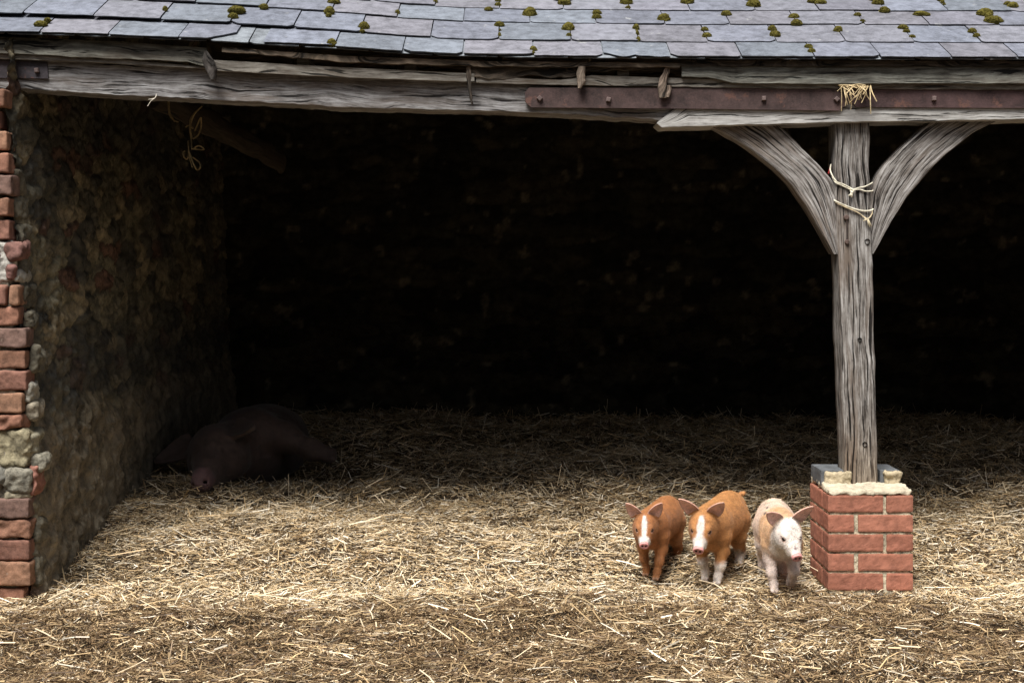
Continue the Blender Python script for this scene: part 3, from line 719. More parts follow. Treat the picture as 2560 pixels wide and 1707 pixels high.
# ---- things inside: the roof tie
mb = MB(); A, B = P(385, 232, .45), P(705, 405, 1.5); rings = []
for t in np.linspace(0, 1, 30):
    c = A + (B - A) * t; r = .062 - .008 * t; a = np.linspace(0, 2 * np.pi, 14, endpoint=False)
    rings.append(c + np.stack([r * .5 * np.cos(a), 0 * a, r * np.sin(a)], -1) * 1.0)
rings = np.array(rings); rings += fbm(rings, 14, 8, 3)[..., None] * .012
sweep(mb, rings, 0, (.17, .14, .11)); sp("roof_tie", mb, M['batten'], True)

# ------------------------------------------------------------------ moss on the slates
def roof_hit(px, py):
    s = .5
    lo, hi_ = -.02, 1.6
    for _ in range(40):
        s = (lo + hi_) / 2; Yc = EY + s * cT; x = (px - 1280) * (Yc + D) / F; z = roofpt(np.array(x), s, .008)[2]
        row = HY + (CH - z) * F / (D + Yc)
        if row > py: lo = s
        else: hi_ = s
    return roofpt(np.array(x), s, .015), s
moss = [ # lobes (px, py, half width, half height) of each clump
    ([(103, 66, 17, 8), (120, 56, 9, 6)], 'flat'), ([(592, 31, 22, 10), (583, 47, 13, 9)], 'big'), ([(660, 22, 11, 7)], 'small'), ([(414, 28, 6, 7)], 'tiny'),
    ([(835, 10, 16, 8), (824, 33, 13, 11), (822, 44, 7, 5)], 'tall'), ([(830, 112, 12, 9)], 'small'), ([(910, 72, 13, 12), (906, 83, 6, 4)], 'ragged'), ([(994, 37, 6, 7)], 'tiny dark'), ([(1089, 10, 6, 6)], 'tiny'),
    ([(1245, 7, 7, 5), (1245, 18, 8, 7)], 'double'), ([(1222, 29, 10, 6)], 'dark'), ([(1249, 67, 12, 8), (1250, 82, 3, 4), (1249, 95, 4, 8)], 'trailing'), ([(1324, 38, 17, 13)], 'round'),
    ([(1405, 2, 22, 6), (1411, 12, 17, 10)], 'big'), ([(1565, 9, 16, 12), (1569, 25, 6, 5)], 'big'), ([(1420, 75, 15, 12), (1422, 95, 7, 7)], 'pear shaped'), ([(1333, 129, 9, 8), (1333, 138, 4, 4)], 'small'),
    ([(1492, 37, 11, 7), (1491, 49, 12, 8)], 'double'), ([(1589, 75, 8, 9), (1593, 90, 4, 9), (1595, 104, 5, 7)], 'long'), ([(1658, 52, 16, 12)], 'round'), ([(1718, 8, 17, 11)], 'broad'),
    ([(1878, 3, 15, 6), (1883, 17, 18, 12)], 'big double'), ([(1815, 40, 13, 8)], 'small round'), ([(2035, 8, 17, 8), (2050, 12, 15, 8)], 'broad double'), ([(2185, 4, 13, 6), (2194, 12, 16, 10), (2210, 31, 13, 9)], 'triple'),
    ([(2350, 4, 8, 7), (2355, 11, 5, 6), (2359, 17, 4, 4)], 'small'), ([(2518, 16, 10, 7), (2530, 20, 14, 9)], 'broad'), ([(2461, 38, 20, 11), (2471, 47, 10, 9), (2482, 57, 23, 11)], 'largest double'), ([(2298, 40, 16, 7), (2312, 42, 12, 6)], 'flat'),
    ([(2143, 43, 9, 6), (2155, 59, 7, 5)], 'small double'), ([(1984, 47, 14, 8), (1989, 63, 14, 9)], 'double'), ([(1761, 79, 9, 6), (1766, 95, 12, 8)], 'double'), ([(1930, 78, 11, 8), (1937, 93, 14, 10)], 'big double'),
    ([(2094, 80, 11, 9)], 'small round'), ([(2256, 74, 13, 7), (2265, 84, 9, 6), (2279, 98, 8, 6)], 'trailing'), ([(2429, 83, 11, 7), (2440, 95, 9, 7)], 'slanting'), ([(2020, 122, 10, 6), (2028, 134, 9, 8)], 'double')]
def moss_clump(lobes, seed):
    mb = MB(); rg = np.random.default_rng(seed)
    base, s0 = roof_hit(lobes[0][0], lobes[0][1] + lobes[0][3] * .6)
    for (px, py, hw, hh) in lobes:
        c, s = roof_hit(px, py + hh * .45); sc = (D + c[1]) / F; a = hw * sc; h = hh * sc * 1.25
        th = np.linspace(0, np.pi, 15); ph = np.linspace(0, 2 * np.pi, 25)
        T_, P_ = np.meshgrid(th, ph, indexing='ij'); d = np.stack([np.sin(T_) * np.cos(P_), np.sin(T_) * np.sin(P_), np.cos(T_)], -1)
        def surf(d):
            q = d * np.array([a, a * .8, h]); w = q * (1 + .18 * fbm(q + c, 70, seed, 3) + .10 * vn(q + c, 260, seed))[..., None]
            return w + c + np.array([0, w.reshape(w.shape)[..., 0].mean() * 0, h * .28])
        g = grid_faces(15, 25)
        colr = np.array((.12, .105, .026)) * rg.uniform(.75, 1.1)
        mb.add(surf(d), g, 0, colr * .7)
        n = int(900 * (a / .025) ** 1.6) + 150; dd = rg.normal(size=(n, 3)); dd /= np.linalg.norm(dd, axis=1)[:, None]; dd[:, 2] = np.abs(dd[:, 2]) * 1.0 - .15
        p = surf(dd); t = dd + rg.normal(0, .35, (n, 3)); t /= np.linalg.norm(t, axis=1)[:, None]
        sd_ = np.cross(t, rg.normal(size=(n, 3))); sd_ /= np.linalg.norm(sd_, axis=1)[:, None]
        L = rg.uniform(.0015, .0045, n)[:, None]; w = .0009
        v = np.stack([p - sd_ * w, p + sd_ * w, p + t * L], 1).reshape(-1, 3); k = np.arange(n)[:, None] * 3
        cc = np.repeat((np.array([(.15, .135, .03), (.095, .082, .022), (.22, .19, .05)])[rg.integers(0, 3, n)]) * rg.uniform(.7, 1.2, n)[:, None], 3, 0)
        mb.add(v, k + np.array([[0, 1, 2]]), 0, cc)
    for v in mb.v: v -= base
    o = mb.build('moss_cushion', M['moss'], None, tuple(base), False)
    return o, s0
ordn = ['first', 'second', 'third', 'fourth', 'fifth', 'sixth', 'seventh', 'eighth', 'ninth', 'tenth', 'eleventh', 'twelfth', 'thirteenth', 'fourteenth', 'fifteenth']
rec = []
for k, (lobes, adj) in enumerate(moss):
    o, s = moss_clump(lobes, 300 + k)
    row = sum(1 for r_ in rows[1:] if s > r_[0] - .02); rec.append((row, lobes[0][0], o, adj))
rname = {0: 'the lowest slate course', 1: 'the second slate course up', 2: 'the third slate course up', 3: 'the fourth slate course up', 4: 'the top visible slate course'}
for row in sorted({r_[0] for r_ in rec}):
    g = sorted([r_ for r_ in rec if r_[0] == row], key=lambda r_: r_[1])
    for i_, (_, _, o, adj) in enumerate(g):
        where = 'leftmost on' if i_ == 0 else ('rightmost on' if i_ == len(g) - 1 else ordn[i_] + ' from the left on')
        tag(o, f'{adj} green moss cushion, {where} {rname.get(min(row, 4))}', 'moss', 'moss cushions on the slate joints')

# ------------------------------------------------------------------ twine, nest straw, hanging cord
Yt = YP - .007
tw = thing('twine', 'cream baler twine knotted at front round the post, above the other twine', 'twine', tuple(P(2133, 480, Yt)), 0)
def rel(mb, o):
    for v in mb.v: v -= np.array(o.location)
def q5(x, y, Y=Yt): return P(1750 + x * .3444, 250 + y * .3444, Y)
mb = MB(); c0 = (.66, .62, .50)
tube(mb, [q5(950, 470, Yt + .05), q5(948, 520, Yt + .02), q5(990, 592), q5(1040, 612), q5(1090, 638), q5(1110, 655, Yt - .005)], .0027, 0, c0, 6, 6, .0006)
tube(mb, [q5(960, 560, Yt + .03), q5(985, 600), q5(1030, 622), q5(1085, 648), q5(1105, 660, Yt - .005)], .0024, 0, c0, 6, 6, .0006)
tube(mb, [q5(1108, 655, Yt - .005), q5(1150, 638), q5(1200, 628), q5(1243, 606), q5(1252, 600, Yt + .03)], .0026, 0, c0, 6, 6, .0006)
tube(mb, [q5(1108, 655, Yt - .005), q5(1155, 650), q5(1200, 662), q5(1248, 662), q5(1256, 655, Yt + .03)], .0026, 0, c0, 6, 6, .0006)
rel(mb, tw); mb.build('strand', M['twine'], tw)
mb = MB()
tube(mb, [q5(1095, 645, Yt - .004), q5(1115, 655, Yt - .010), q5(1105, 672, Yt - .008), q5(1095, 660, Yt - .004), q5(1118, 668, Yt - .006)], .004, 0, c0, 7, 6, .0006)
for dx in (-22, -12, 0, 8): tube(mb, [q5(1103, 668, Yt - .006), q5(1100 + dx * .5, 690, Yt - .008), q5(1100 + dx, 708 - abs(dx) * .6, Yt - .004)], [.0028, .0026, .0018], 0, c0, 5, 4, .0006)
rel(mb, tw); mb.build('knot', M['twine'], tw)
tw2 = thing('twine', 'lower cream twine slanting round the post with frayed knot at right edge', 'twine', tuple(P(2133, 520, Yt)), 0)
mb = MB()
tube(mb, [q5(972, 722, Yt + .03), q5(985, 735), q5(1050, 765), q5(1130, 795), q5(1200, 806), q5(1248, 800), q5(1256, 790, Yt + .03)], .003, 0, c0, 6, 6, .0006)
tube(mb, [q5(980, 745, Yt + .02), q5(1000, 752), q5(1070, 785), q5(1140, 815), q5(1185, 845), q5(1215, 866, Yt - .004)], .0022, 0, (.52, .43, .28), 6, 6, .0006)
tube(mb, [q5(1215, 866, Yt - .004), q5(1235, 850), q5(1250, 825), q5(1252, 805)], .0024, 0, (.56, .47, .31), 6, 6, .0006)
rel(mb, tw2); mb.build('strand', M['twine'], tw2)
mb = MB()
for dx, dy in ((-30, 10), (-24, -8), (5, 48), (18, 55), (30, 50)): tube(mb, [q5(1216, 862, Yt - .005), q5(1218 + dx * .5, 866 + dy * .5, Yt - .008), q5(1216 + dx, 866 + dy, Yt - .004)], [.003, .0026, .0016], 0, (.60, .52, .36), 5, 4, .0006)
rel(mb, tw2); mb.build('frayed_knot', M['twine'], tw2)
mb = MB(); tube(mb, [q5(950, 468, Yt + .06), q5(944, 500, Yt + .055), q5(934, 535, Yt + .055)], [.002, .0045, .004], 0, (.28, .02, .02), 6, 4)
b0 = q5(945, 500, Yt + .05)
for v in mb.v: v -= b0
tag(mb.build('cord_tag', M['twine'], None, tuple(b0)), 'tiny red cord end tucked between the left brace and post', 'cord')

mb = MB(); rg = np.random.default_rng(3); b0 = P(2140, 222, .055)
for k in range(30):
    a = P(2093 + rg.uniform(2, 90), 211 + rg.uniform(0, 6), .06); L = rg.uniform(14, 52) * (1.0 if k > 4 else 1.5); an = rg.normal(0, .95) + (2140 - (1280 + a[0] * F / (D + .06))) * .014
    e_ = a + np.array([math.sin(an) * L * .00157, -rg.uniform(.01, .05), -abs(math.cos(an)) * L * .00157])
    m_ = (a + e_) / 2 + np.array([rg.normal(0, .004), -.012, .003])
    tube(mb, [a, m_, e_], rg.uniform(.0012, .0022), 0, np.array((.60, .47, .27)) * rg.uniform(.6, 1.1), 4, 3)
for a, b_ in (((2108, 213), (2118, 262)), ((2175, 216), (2177, 285)), ((2165, 215), (2125, 256)), ((2160, 214), (2147, 250))):
    tube(mb, [P(*a, .06), P((a[0] + b_[0]) / 2, (a[1] + b_[1]) / 2, .035), P(*b_, .045)], .002, 0, (.62, .50, .30), 5, 3)
for v in mb.v: v -= b0
tag(mb.build('straw_nest', M['nest'], None, tuple(b0)), 'wisp of straw from a nest poking over the iron straps above the post', 'nest')
mb = MB(); b0 = P(380, 250, .09)
tube(mb, [P(391, 236, .092), P(388, 245, .08), P(378, 252, .08), P(369, 266, .085)], .0016, 0, (.62, .58, .50), 5, 4)
tube(mb, [P(388, 245, .08), P(382, 247, .08), P(371, 249, .085)], .0013, 0, (.62, .58, .50), 5, 4)
for v in mb.v: v -= b0
tag(mb.build('straw_wisp', M['nest'], None, tuple(b0)), 'pale forked straw stuck under the left of the beam', 'straw')

def q7(x, y, Y=.42): return P(400 + x * .17, 220 + y * .17, Y)
b0 = q7(470, 300)
mb = MB(); cc = (.20, .155, .08)
for pts in ([(620, 270), (520, 370), (460, 500), (440, 640), (460, 760), (470, 900)], [(600, 290), (500, 380), (450, 470), (445, 600), (470, 740)], [(380, 575), (420, 555), (480, 595), (440, 560)],
            [(510, 640), (560, 520), (600, 440), (605, 560), (560, 690), (480, 750)], [(490, 900), (540, 860), (600, 860), (650, 905), (560, 905), (480, 895)],
            [(415, 780), (420, 920), (440, 1040), (475, 1165)], [(425, 920), (470, 1060), (520, 1170), (560, 1205), (595, 1170), (580, 1100), (480, 1020)], [(420, 1010), (390, 1050), (350, 1010), (345, 950), (370, 930)]):
    tube(mb, [q7(*p_, .42 + .03 * math.sin(p_[0])) for p_ in pts], .0034, 0, cc, 6, 6, .001)
for v in mb.v: v -= b0
tag(mb.build('hanging_rope', M['twine'], None, tuple(b0)), 'tangled bundle of old rope loops hanging inside behind the beam', 'rope')
b0 = q7(130, 150); mb = MB()
for d in (0, 14): tube(mb, [q7(120 + d, 120), q7(125 + d * .5, 260), q7(135 + d, 380), q7(180 + d, 460), q7(270 - d * 4, 505)], .003, 0, cc, 6, 6, .001)
for v in mb.v: v -= b0
tag(mb.build('rope_end', M['twine'], None, tuple(b0)), 'short loose cord hanging inside to the left of the rope bundle', 'cord')

# ------------------------------------------------------------------ pigs: one blended surface each
def surface_nets(G, org, h):
    s = G < 0; nx, ny, nz = G.shape
    acc = np.zeros((nx - 1, ny - 1, nz - 1, 3), np.float32); cnt = np.zeros((nx - 1, ny - 1, nz - 1), np.float32)
    for ax in range(3):
        u, v = (ax + 1) % 3, (ax + 2) % 3
        for du in (0, 1):
            for dv_ in (0, 1):
                sl0 = [slice(None)] * 3; sl1 = [slice(None)] * 3
                sl0[ax] = slice(0, -1); sl1[ax] = slice(1, None)
                for q, d in ((u, du), (v, dv_)): sl0[q] = sl1[q] = slice(d, G.shape[q] - 1 + d)
                g0, g1 = G[tuple(sl0)], G[tuple(sl1)]; m = (g0 < 0) != (g1 < 0)
                t = np.where(m, g0 / np.where(m, g0 - g1, 1), 0)
                acc[..., ax] += t * m; acc[..., u] += du * m; acc[..., v] += dv_ * m; cnt += m
    act = cnt > 0; idx = -np.ones(act.shape, np.int64); idx[act] = np.arange(act.sum())
    ii = np.argwhere(act); V = (ii + acc[act] / cnt[act][:, None]) * h + org
    fs = []
    for ax in range(3):
        u, v = (ax + 1) % 3, (ax + 2) % 3
        sl0 = [slice(1, -1)] * 3; sl1 = [slice(1, -1)] * 3; sl0[ax] = slice(0, -1); sl1[ax] = slice(1, None)
        m = s[tuple(sl0)] != s[tuple(sl1)]; e = np.argwhere(m); ins = s[tuple(sl0)][m]
        for q in (u, v): e[:, q] += 1
        def cell(a, b_):
            c = e.copy(); c[:, u] -= a; c[:, v] -= b_; return idx[c[:, 0], c[:, 1], c[:, 2]]
        q = np.stack([cell(1, 1), cell(0, 1), cell(0, 0), cell(1, 0)], -1); q[~ins] = q[~ins][:, ::-1]; fs.append(q)
    return V, np.concatenate(fs)
def rotm(yaw=0, pitch=0, roll=0):              # forward = +x; pitch down positive, yaw to the animal's left positive
    return np.array(Matrix.Rotation(R(yaw), 3, 'Z') @ Matrix.Rotation(R(pitch), 3, 'Y') @ Matrix.Rotation(R(roll), 3, 'X'))
def smin(a, b, k):
    h = np.clip(.5 + .5 * (b - a) / k, 0, 1); return b * (1 - h) + a * h - k * h * (1 - h)
class Blob:
    def __init__(s, lo, hi, h):
        s.org = np.array(lo, float); s.h = h
        n = np.ceil((np.array(hi) - s.org) / h).astype(int)
        s.ax = [(s.org[k] + np.arange(n[k]) * h).astype(np.float32) for k in range(3)]
        s.G = np.full(n, 1.0, np.float32)
    def _box(s, c, r):
        sl = []
        for k in range(3):
            a = int(np.clip((c[k] - r - s.org[k]) / s.h, 0, s.G.shape[k] - 2)); b_ = int(np.clip((c[k] + r - s.org[k]) / s.h + 2, a + 2, s.G.shape[k])); sl.append(slice(a, b_))
        g = np.meshgrid(*[s.ax[k][sl[k]] for k in range(3)], indexing='ij', sparse=True)
        return tuple(sl), g
    def op(s, c, r, fn, k, sub=False):
        sl, g = s._box(c, r + k + .02 * (s.h / .003)); d = fn(*g)
        if sub: s.G[sl] = -smin(-s.G[sl], d, k)
        else: s.G[sl] = smin(s.G[sl], d, k)
    def cone(s, a, b, r1, r2, k=.02, sub=False):
        a = np.asarray(a, float); b = np.asarray(b, float); ba = b - a; L2 = ba.dot(ba)
        def fn(x, y, z):
            t = np.clip(((x - a[0]) * ba[0] + (y - a[1]) * ba[1] + (z - a[2]) * ba[2]) / L2, 0, 1)
            return np.sqrt((x - a[0] - t * ba[0]) ** 2 + (y - a[1] - t * ba[1]) ** 2 + (z - a[2] - t * ba[2]) ** 2) - (r1 + (r2 - r1) * t)
        s.op((a + b) / 2, math.sqrt(L2) / 2 + max(r1, r2), fn, k, sub)
    def ell(s, c, r, k=.02, rot=None, sub=False):
        c = np.asarray(c, float); M_ = np.eye(3) if rot is None else rot
        def fn(x, y, z):
            q = [(x - c[0]) * M_[0, i] + (y - c[1]) * M_[1, i] + (z - c[2]) * M_[2, i] for i in range(3)]
            k0 = np.sqrt(sum((q[i] / r[i]) ** 2 for i in range(3))); k1 = np.sqrt(sum((q[i] / r[i] ** 2) ** 2 for i in range(3)))
            return k0 * (k0 - 1) / (k1 + 1e-6)
        s.op(c, max(r), fn, k, sub)
    def ear(s, base, t, nrm, L, W, cup, th, k, tipb=.2):
        base = np.asarray(base, float); t = np.array(t, float); t /= np.linalg.norm(t); nrm = np.array(nrm, float); nrm -= t * nrm.dot(t); nrm /= np.linalg.norm(nrm); sd_ = np.cross(nrm, t)
        def loc(x, y, z):
            d = (x - base[0], y - base[1], z - base[2])
            return tuple(d[0] * v[0] + d[1] * v[1] + d[2] * v[2] for v in (t, sd_, nrm))
        def prof(u):
            uu = np.clip(u / L, 0, 1); return W * 1.42 * (1 - uu) ** .80 * (uu + .26) ** .42
        def sheet(u, v): return cup * (v / W) ** 2 + tipb * L * np.clip(u / L, 0, 1.1) ** 2 - cup * .5
        def fn(x, y, z):
            u, v, w = loc(x, y, z); hw = prof(u)
            d = np.maximum(np.abs(w - sheet(u, v)) * .8 - th, (np.abs(v) - hw) * .8); return np.maximum(d, np.maximum(-u - .004, u - L))
        s.op(base + t * L / 2, L * .75, fn, k)
        return loc, prof, sheet, L

def make_pig(name, label, loc, heading, sc, head_pos, head_rot, legs, tail, coat, pattern, _unused, ear_set, group):
    """pig-local axes: x forward, y to its left, z up; feet near z = 0"""
    h = .003
    B = Blob((-.34, -.17, -.015), (.36, .17, .39), h)
    B.ell((.0, 0, .236), (.15, .077, .090), .03); B.ell((-.10, 0, .240), (.12, .082, .094), .03); B.ell((-.165, 0, .250), (.088, .070, .090), .03)
    B.ell((.08, 0, .232), (.08, .066, .085), .03); B.ell((.115, 0, .20), (.045, .046, .052), .03)
    H = np.array(head_pos, float); HM = rotm(*head_rot); HS = .95; HV = np.array((1.13, .90, 1.0)); Hp = lambda *p: H + HM @ (HV * np.array(p, float))
    B.cone((.08, 0, .235), H + (-.03, 0, -.010), .074, .058, .03)
    B.cone((.10, 0, .195), Hp(-.01, 0, -.038), .055, .042, .03)
    for side, hind, dx, lift in legs:
        y = side * .043
        if not hind:
            if lift:
                pts = [((.085, y, .19), .042), ((.085, y * 1.02, .135), .029), ((.130 + dx, y, .092), .0195), ((.095 + dx, y * .9, .052), .0155), ((.078 + dx, y * .9, .034), .0145)]
            else:
                pts = [((.085, y, .19), .042), ((.078 + dx * .2, y * 1.05, .135), .0265), ((.088 + dx * .6, y * 1.0, .080), .0180), ((.085 + dx * .9, y * .82, .032), .0138), ((.092 + dx, y * .8, .012), .0145)]
        else:
            pts = [((-.165, y * .72, .215), .060), ((-.150 + dx * .3, y * .92, .150), .037), ((-.195 + dx * .7, y * .95, .095), .0205), ((-.184 + dx * .95, y * .95, .034), .0155), ((-.174 + dx, y * .95, .012), .0150)]
        for (a, ra), (b, rb) in zip(pts[:-1], pts[1:]): B.cone(a, b, ra, rb, .016)
        e = np.array(pts[-1][0]); 
        fwd = np.array((.012, 0, -.008)) if not lift else np.array((-.004, 0, -.014))
        for q in (-1, 1): B.cone(e + (0.004, q * .007, -.002), e + fwd + (0, q * .0085, 0), .0105, .0075, .003)
    # head
    K = lambda *r: tuple(q * w for q, w in zip(r, HV))
    B.ell(Hp(0, 0, 0), K(.062, .051, .053), .02, HM)
    B.cone(Hp(.02, 0, -.002), Hp(.108, 0, -.015), .044 * HS, .0215 * HS, .022)
    B.cone(Hp(-.005, 0, -.036), Hp(.088, 0, -.033), .042 * HS, .018 * HS, .02)
    for q in (-1, 1):
        B.ell(Hp(.005, q * .029, -.024), K(.046, .028, .034), .02, HM)
        B.ell(Hp(.040, q * .031, .021), K(.016, .012, .010), .012, HM)
    for q in (-1, 1): B.ell(Hp(.052, q * .0375, .009), K(.0085, .006, .0065), .004, HM, True)
    nose = Hp(.121, 0, -.015)
    def disc(x, y, z):
        q = [((x - nose[0]) * HM[0, i] + (y - nose[1]) * HM[1, i] + (z - nose[2]) * HM[2, i]) for i in range(3)]
        rr = np.sqrt((q[1] / .0215) ** 2 + (q[2] / .0175) ** 2); return np.maximum((rr - 1) * .021, np.abs(q[0]) - .0065)
    B.op(nose, .035, disc, .006)
    for q in (-1, 1): B.ell(Hp(.130, q * .0085, -.0145), K(.010, .0048, .0055), .002, HM, True)
    B.ell(Hp(.082, 0, -.0405), K(.036, .04, .0028), .003, HM, True)
    ears = []
    for q, (t, nrm, L, Wd) in zip((1, -1), ear_set):
        ears.append(B.ear(Hp(-.016, q * .041, .036), HM @ np.array(t), HM @ np.array(nrm), L, Wd, .010, .0030, .007))
    for (a, b), r in zip(zip(tail[:-1], tail[1:]), (.0085, .0065, .0055, .0048, .004)): B.cone(a, b, r, r * .85, .006)
    V, Fc = surface_nets(B.G, B.org, h)
    for _ in range(2):                          # light relax
        acc = np.zeros_like(V); cnt = np.zeros(len(V))
        for i_ in range(4):
            np.add.at(acc, Fc[:, i_], V[Fc[:, (i_ + 1) % 4]]); np.add.at(cnt, Fc[:, i_], 1)
        V = V * .6 + acc / cnt[:, None] * .4
    hc = (V - H) @ HM / HV; col = np.tile(np.array(coat, float), (len(V), 1))
    def put(mask, c):
        m = np.clip(mask, 0, 1)[:, None]; return col * (1 - m) + np.array(c) * m
    nz = fbm(V, 30, 5, 3); fine = fbm(V, 120, 6, 2)
    col = col * (1 + .16 * nz + .10 * fine)[:, None]
    pattern_out = pattern(V, hc, nz, fine, col, put)
    col = pattern_out
    isear = np.zeros(len(V))
    for loc_, prof, sheet, L in ears:
        u, v, w = loc_(V[:, 0], V[:, 1], V[:, 2]); near = (u > .004) & (u < L * 1.05) & (np.abs(v) < prof(u) + .006) & (np.abs(w - sheet(u, v)) < .010)
        front = near & (w - sheet(u, v) > -.0008); isear[near] = 1
        pk = np.array((.70, .43, .36)) * (1 + .15 * nz)[:, None]; rim = sst(.0, .008, prof(u) - np.abs(v))[:, None]
        col = np.where(front[:, None], pk * (.75 + .25 * rim) * (1 - .35 * sst(.03, .0, u)[:, None]), col)
        edge_ = near & (np.abs(v) > prof(u) - .004); col = np.where(edge_[:, None], col * .6 + .4 * np.array((.62, .36, .28)), col)
    # eye rims, nose, mouth
    for q in (-1, 1):
        d = np.linalg.norm((hc - (.050, q * .0365, .009)) * (1, 1, 1.1), axis=1); col = put(sst(.0165, .0105, d) * .75, (.46, .30, .25)); col = put(sst(.0088, .0062, d) * .85, (.10, .05, .04))
    hd = (hc[:, 0] > .02) & (np.abs(hc[:, 1]) < .06) & (np.abs(hc[:, 2]) < .08) & (isear < .5)
    col = put(sst(.1115, .1165, hc[:, 0]) * hd, (.56, .26, .245))
    for q in (-1, 1):
        d = np.linalg.norm(hc[:, 1:] - (q * .0085, -.0145), axis=1); col = put(sst(.0068, .004, d) * (hc[:, 0] > .116), (.05, .018, .016))
    col = put(sst(.005, .0022, np.abs(hc[:, 2] + .0405)) * (hc[:, 0] > .05) * (hc[:, 0] < .112) * hd * .45, (.16, .07, .05))
    hoof = sst(.016, .008, V[:, 2]); col = put(hoof * .6, (.22, .15, .11))
    root = thing(name, label, 'piglet', loc, R(-(90 + heading)), group); root.scale = (sc, sc, sc)
    mb = MB(); mb.add(V, Fc, 0, np.clip(col, .008, .9)); bo = mb.build('body', M['hide'], root, smooth=True)
    for q in (-1, 1):
        mb = MB(); th = np.linspace(0, np.pi, 9); ph = np.linspace(0, 2 * np.pi, 13); T_, P_ = np.meshgrid(th, ph, indexing='ij')
        e = np.stack([np.sin(T_) * np.cos(P_), np.sin(T_) * np.sin(P_), np.cos(T_)], -1) * .0078 + Hp(.0485, q * .0365, .009)
        mb.add(e, grid_faces(9, 13, True), 0, (1, 1, 1)); mb.build('eye', M['eye'], bo, smooth=True)
    # short pale hairs over the whole coat
    rg = np.random.default_rng(int(sc * 1000)); tri = V[Fc]; nrm = np.cross(tri[:, 2] - tri[:, 0], tri[:, 3] - tri[:, 1]); ar = np.linalg.norm(nrm, axis=1); nrm /= ar[:, None] + 1e-12
    pick = rg.choice(len(Fc), 42000, p=ar / ar.sum()); hb = tri[pick].mean(1) + rg.normal(0, .001, (42000, 3)); hn = nrm[pick]
    ok = (hc[Fc[pick, 0], 0] < .10) | (V[Fc[pick, 0], 0] < .1); ok &= isear[Fc[pick, 0]] < .5; ok &= V[Fc[pick, 0], 2] > .02
    for q in (-1, 1): ok &= np.linalg.norm(hb - Hp(.05, q * .036, .009), axis=1) > .012
    hb, hn, hcn = hb[ok], hn[ok], col[Fc[pick, 0]][ok]
    back = np.array([-.9, 0, -.45]); t = hn * .35 + back + rg.normal(0, .18, hb.shape); t -= hn * np.minimum(0, (t * hn).sum(1))[:, None] * 1.2 - hn * .12; t /= np.linalg.norm(t, axis=1)[:, None]
    sd_ = np.cross(t, hn); sd_ /= np.linalg.norm(sd_, axis=1)[:, None] + 1e-9; L = rg.uniform(.005, .011, len(hb))[:, None]
    v = np.stack([hb - sd_ * .00035, hb + sd_ * .00035, hb + t * L], 1).reshape(-1, 3); k = np.arange(len(hb))[:, None] * 3
    mb = MB(); mb.add(v, k + np.array([[0, 1, 2]]), 0, np.repeat(np.clip(hcn * 1.25 * rg.uniform(.8, 1.25, len(hb))[:, None], 0, .9), 3, 0)); mb.build('coat_hair', M['hide'], bo)
    return root

WHITE, PINK = (.66, .59, .54), (.60, .38, .31)
def pat_ginger(blaze_w, blaze_top, socks, muzz, dark=1.0):
    def f(V, hc, nz, fine, col, put):
        body = sst(.24, .14, V[:, 2] + .01 * nz); 
        w = blaze_w * (.55 + .6 * sst(.0, .05, hc[:, 0]) ) + .003 * nz
        top = (hc[:, 2] > -.03) & (hc[:, 0] > -.02)
        m = sst(w + .005, w - .004, np.abs(hc[:, 1] + .001) + .0025 * fine) * sst(blaze_top - .006, blaze_top + .004, hc[:, 0] + .004 * fine) * top
        m = np.maximum(m, sst(muzz - .006, muzz + .008, hc[:, 0] + .006 * nz) * (np.abs(hc[:, 1]) < .05) * (np.abs(hc[:, 2]) < .06))
        C_ = put(m, WHITE)
        if socks:
            s_ = sst(.104, .078, V[:, 2] + .016 * nz + .008 * fine) * (V[:, 2] < .12)
            smud = 1 - .35 * sst(.15, .5, fbm(V, 40, 9, 2)); c = C_; mm = s_[:, None]; C_ = c * (1 - mm) + np.array(WHITE) * smud[:, None] * mm
        return C_
    return f
def pat_spot(V, hc, nz, fine, col, put):
    base = np.array((.56, .43, .34)); gin = np.array((.50, .30, .16)); C_ = np.tile(base, (len(V), 1)) * (1 + .10 * nz)[:, None]
    g = sst(-.06, .0, V[:, 0]) * sst(.15, .20, V[:, 2] + .02 * nz) * .85 + .25 * sst(0, .5, nz)
    g = np.clip(g, 0, 1)[:, None]; C_ = C_ * (1 - g) + gin * g
    ht = sst(.13, .12, np.linalg.norm(hc - (.03, 0, -.01), axis=1)) * sst(-.030, -.005, hc[:, 0] + .010 * nz - .25 * np.maximum(-(hc[:, 1]) - .028, 0))
    C_ = C_ * (1 - ht[:, None]) + np.array(WHITE) * ht[:, None]
    lg = sst(.17, .14, V[:, 2] + .01 * nz) * (np.linalg.norm(hc, axis=1) > .12); C_ = C_ * (1 - lg[:, None]) + np.array((.56, .46, .41)) * lg[:, None]
    for (x, y, z), r in (((-.02, -.055, .30), .012), ((-.06, -.04, .315), .011), ((-.045, -.03, .318), .009), ((.03, -.088, .235), .009), ((.06, -.085, .20), .010), ((-.19, .04, .31), .022), ((-.21, .02, .30), .016), ((.085, -.06, .07), .012), ((.09, -.05, .035), .016), ((-.09, .09, .25), .02), ((.02, -.02, .33), .006)):
        d = np.linalg.norm((V - (x, y, z)) * (.6, 1, 1), axis=1) + .004 * fine; m = sst(r, r * .45, d)[:, None] * .85; C_ = C_ * (1 - m) + np.array((.07, .06, .06)) * m
    d = np.linalg.norm(hc - (.100, -.004, .012), axis=1) + .002 * fine; m = sst(.0085, .005, d)[:, None] * .8; C_ = C_ * (1 - m) + np.array((.16, .09, .10)) * m
    d = np.linalg.norm(hc - (-.012, .004, .053), axis=1); m = sst(.006, .003, d)[:, None] * .7; C_ = C_ * (1 - m) + np.array((.2, .14, .12)) * m
    return C_
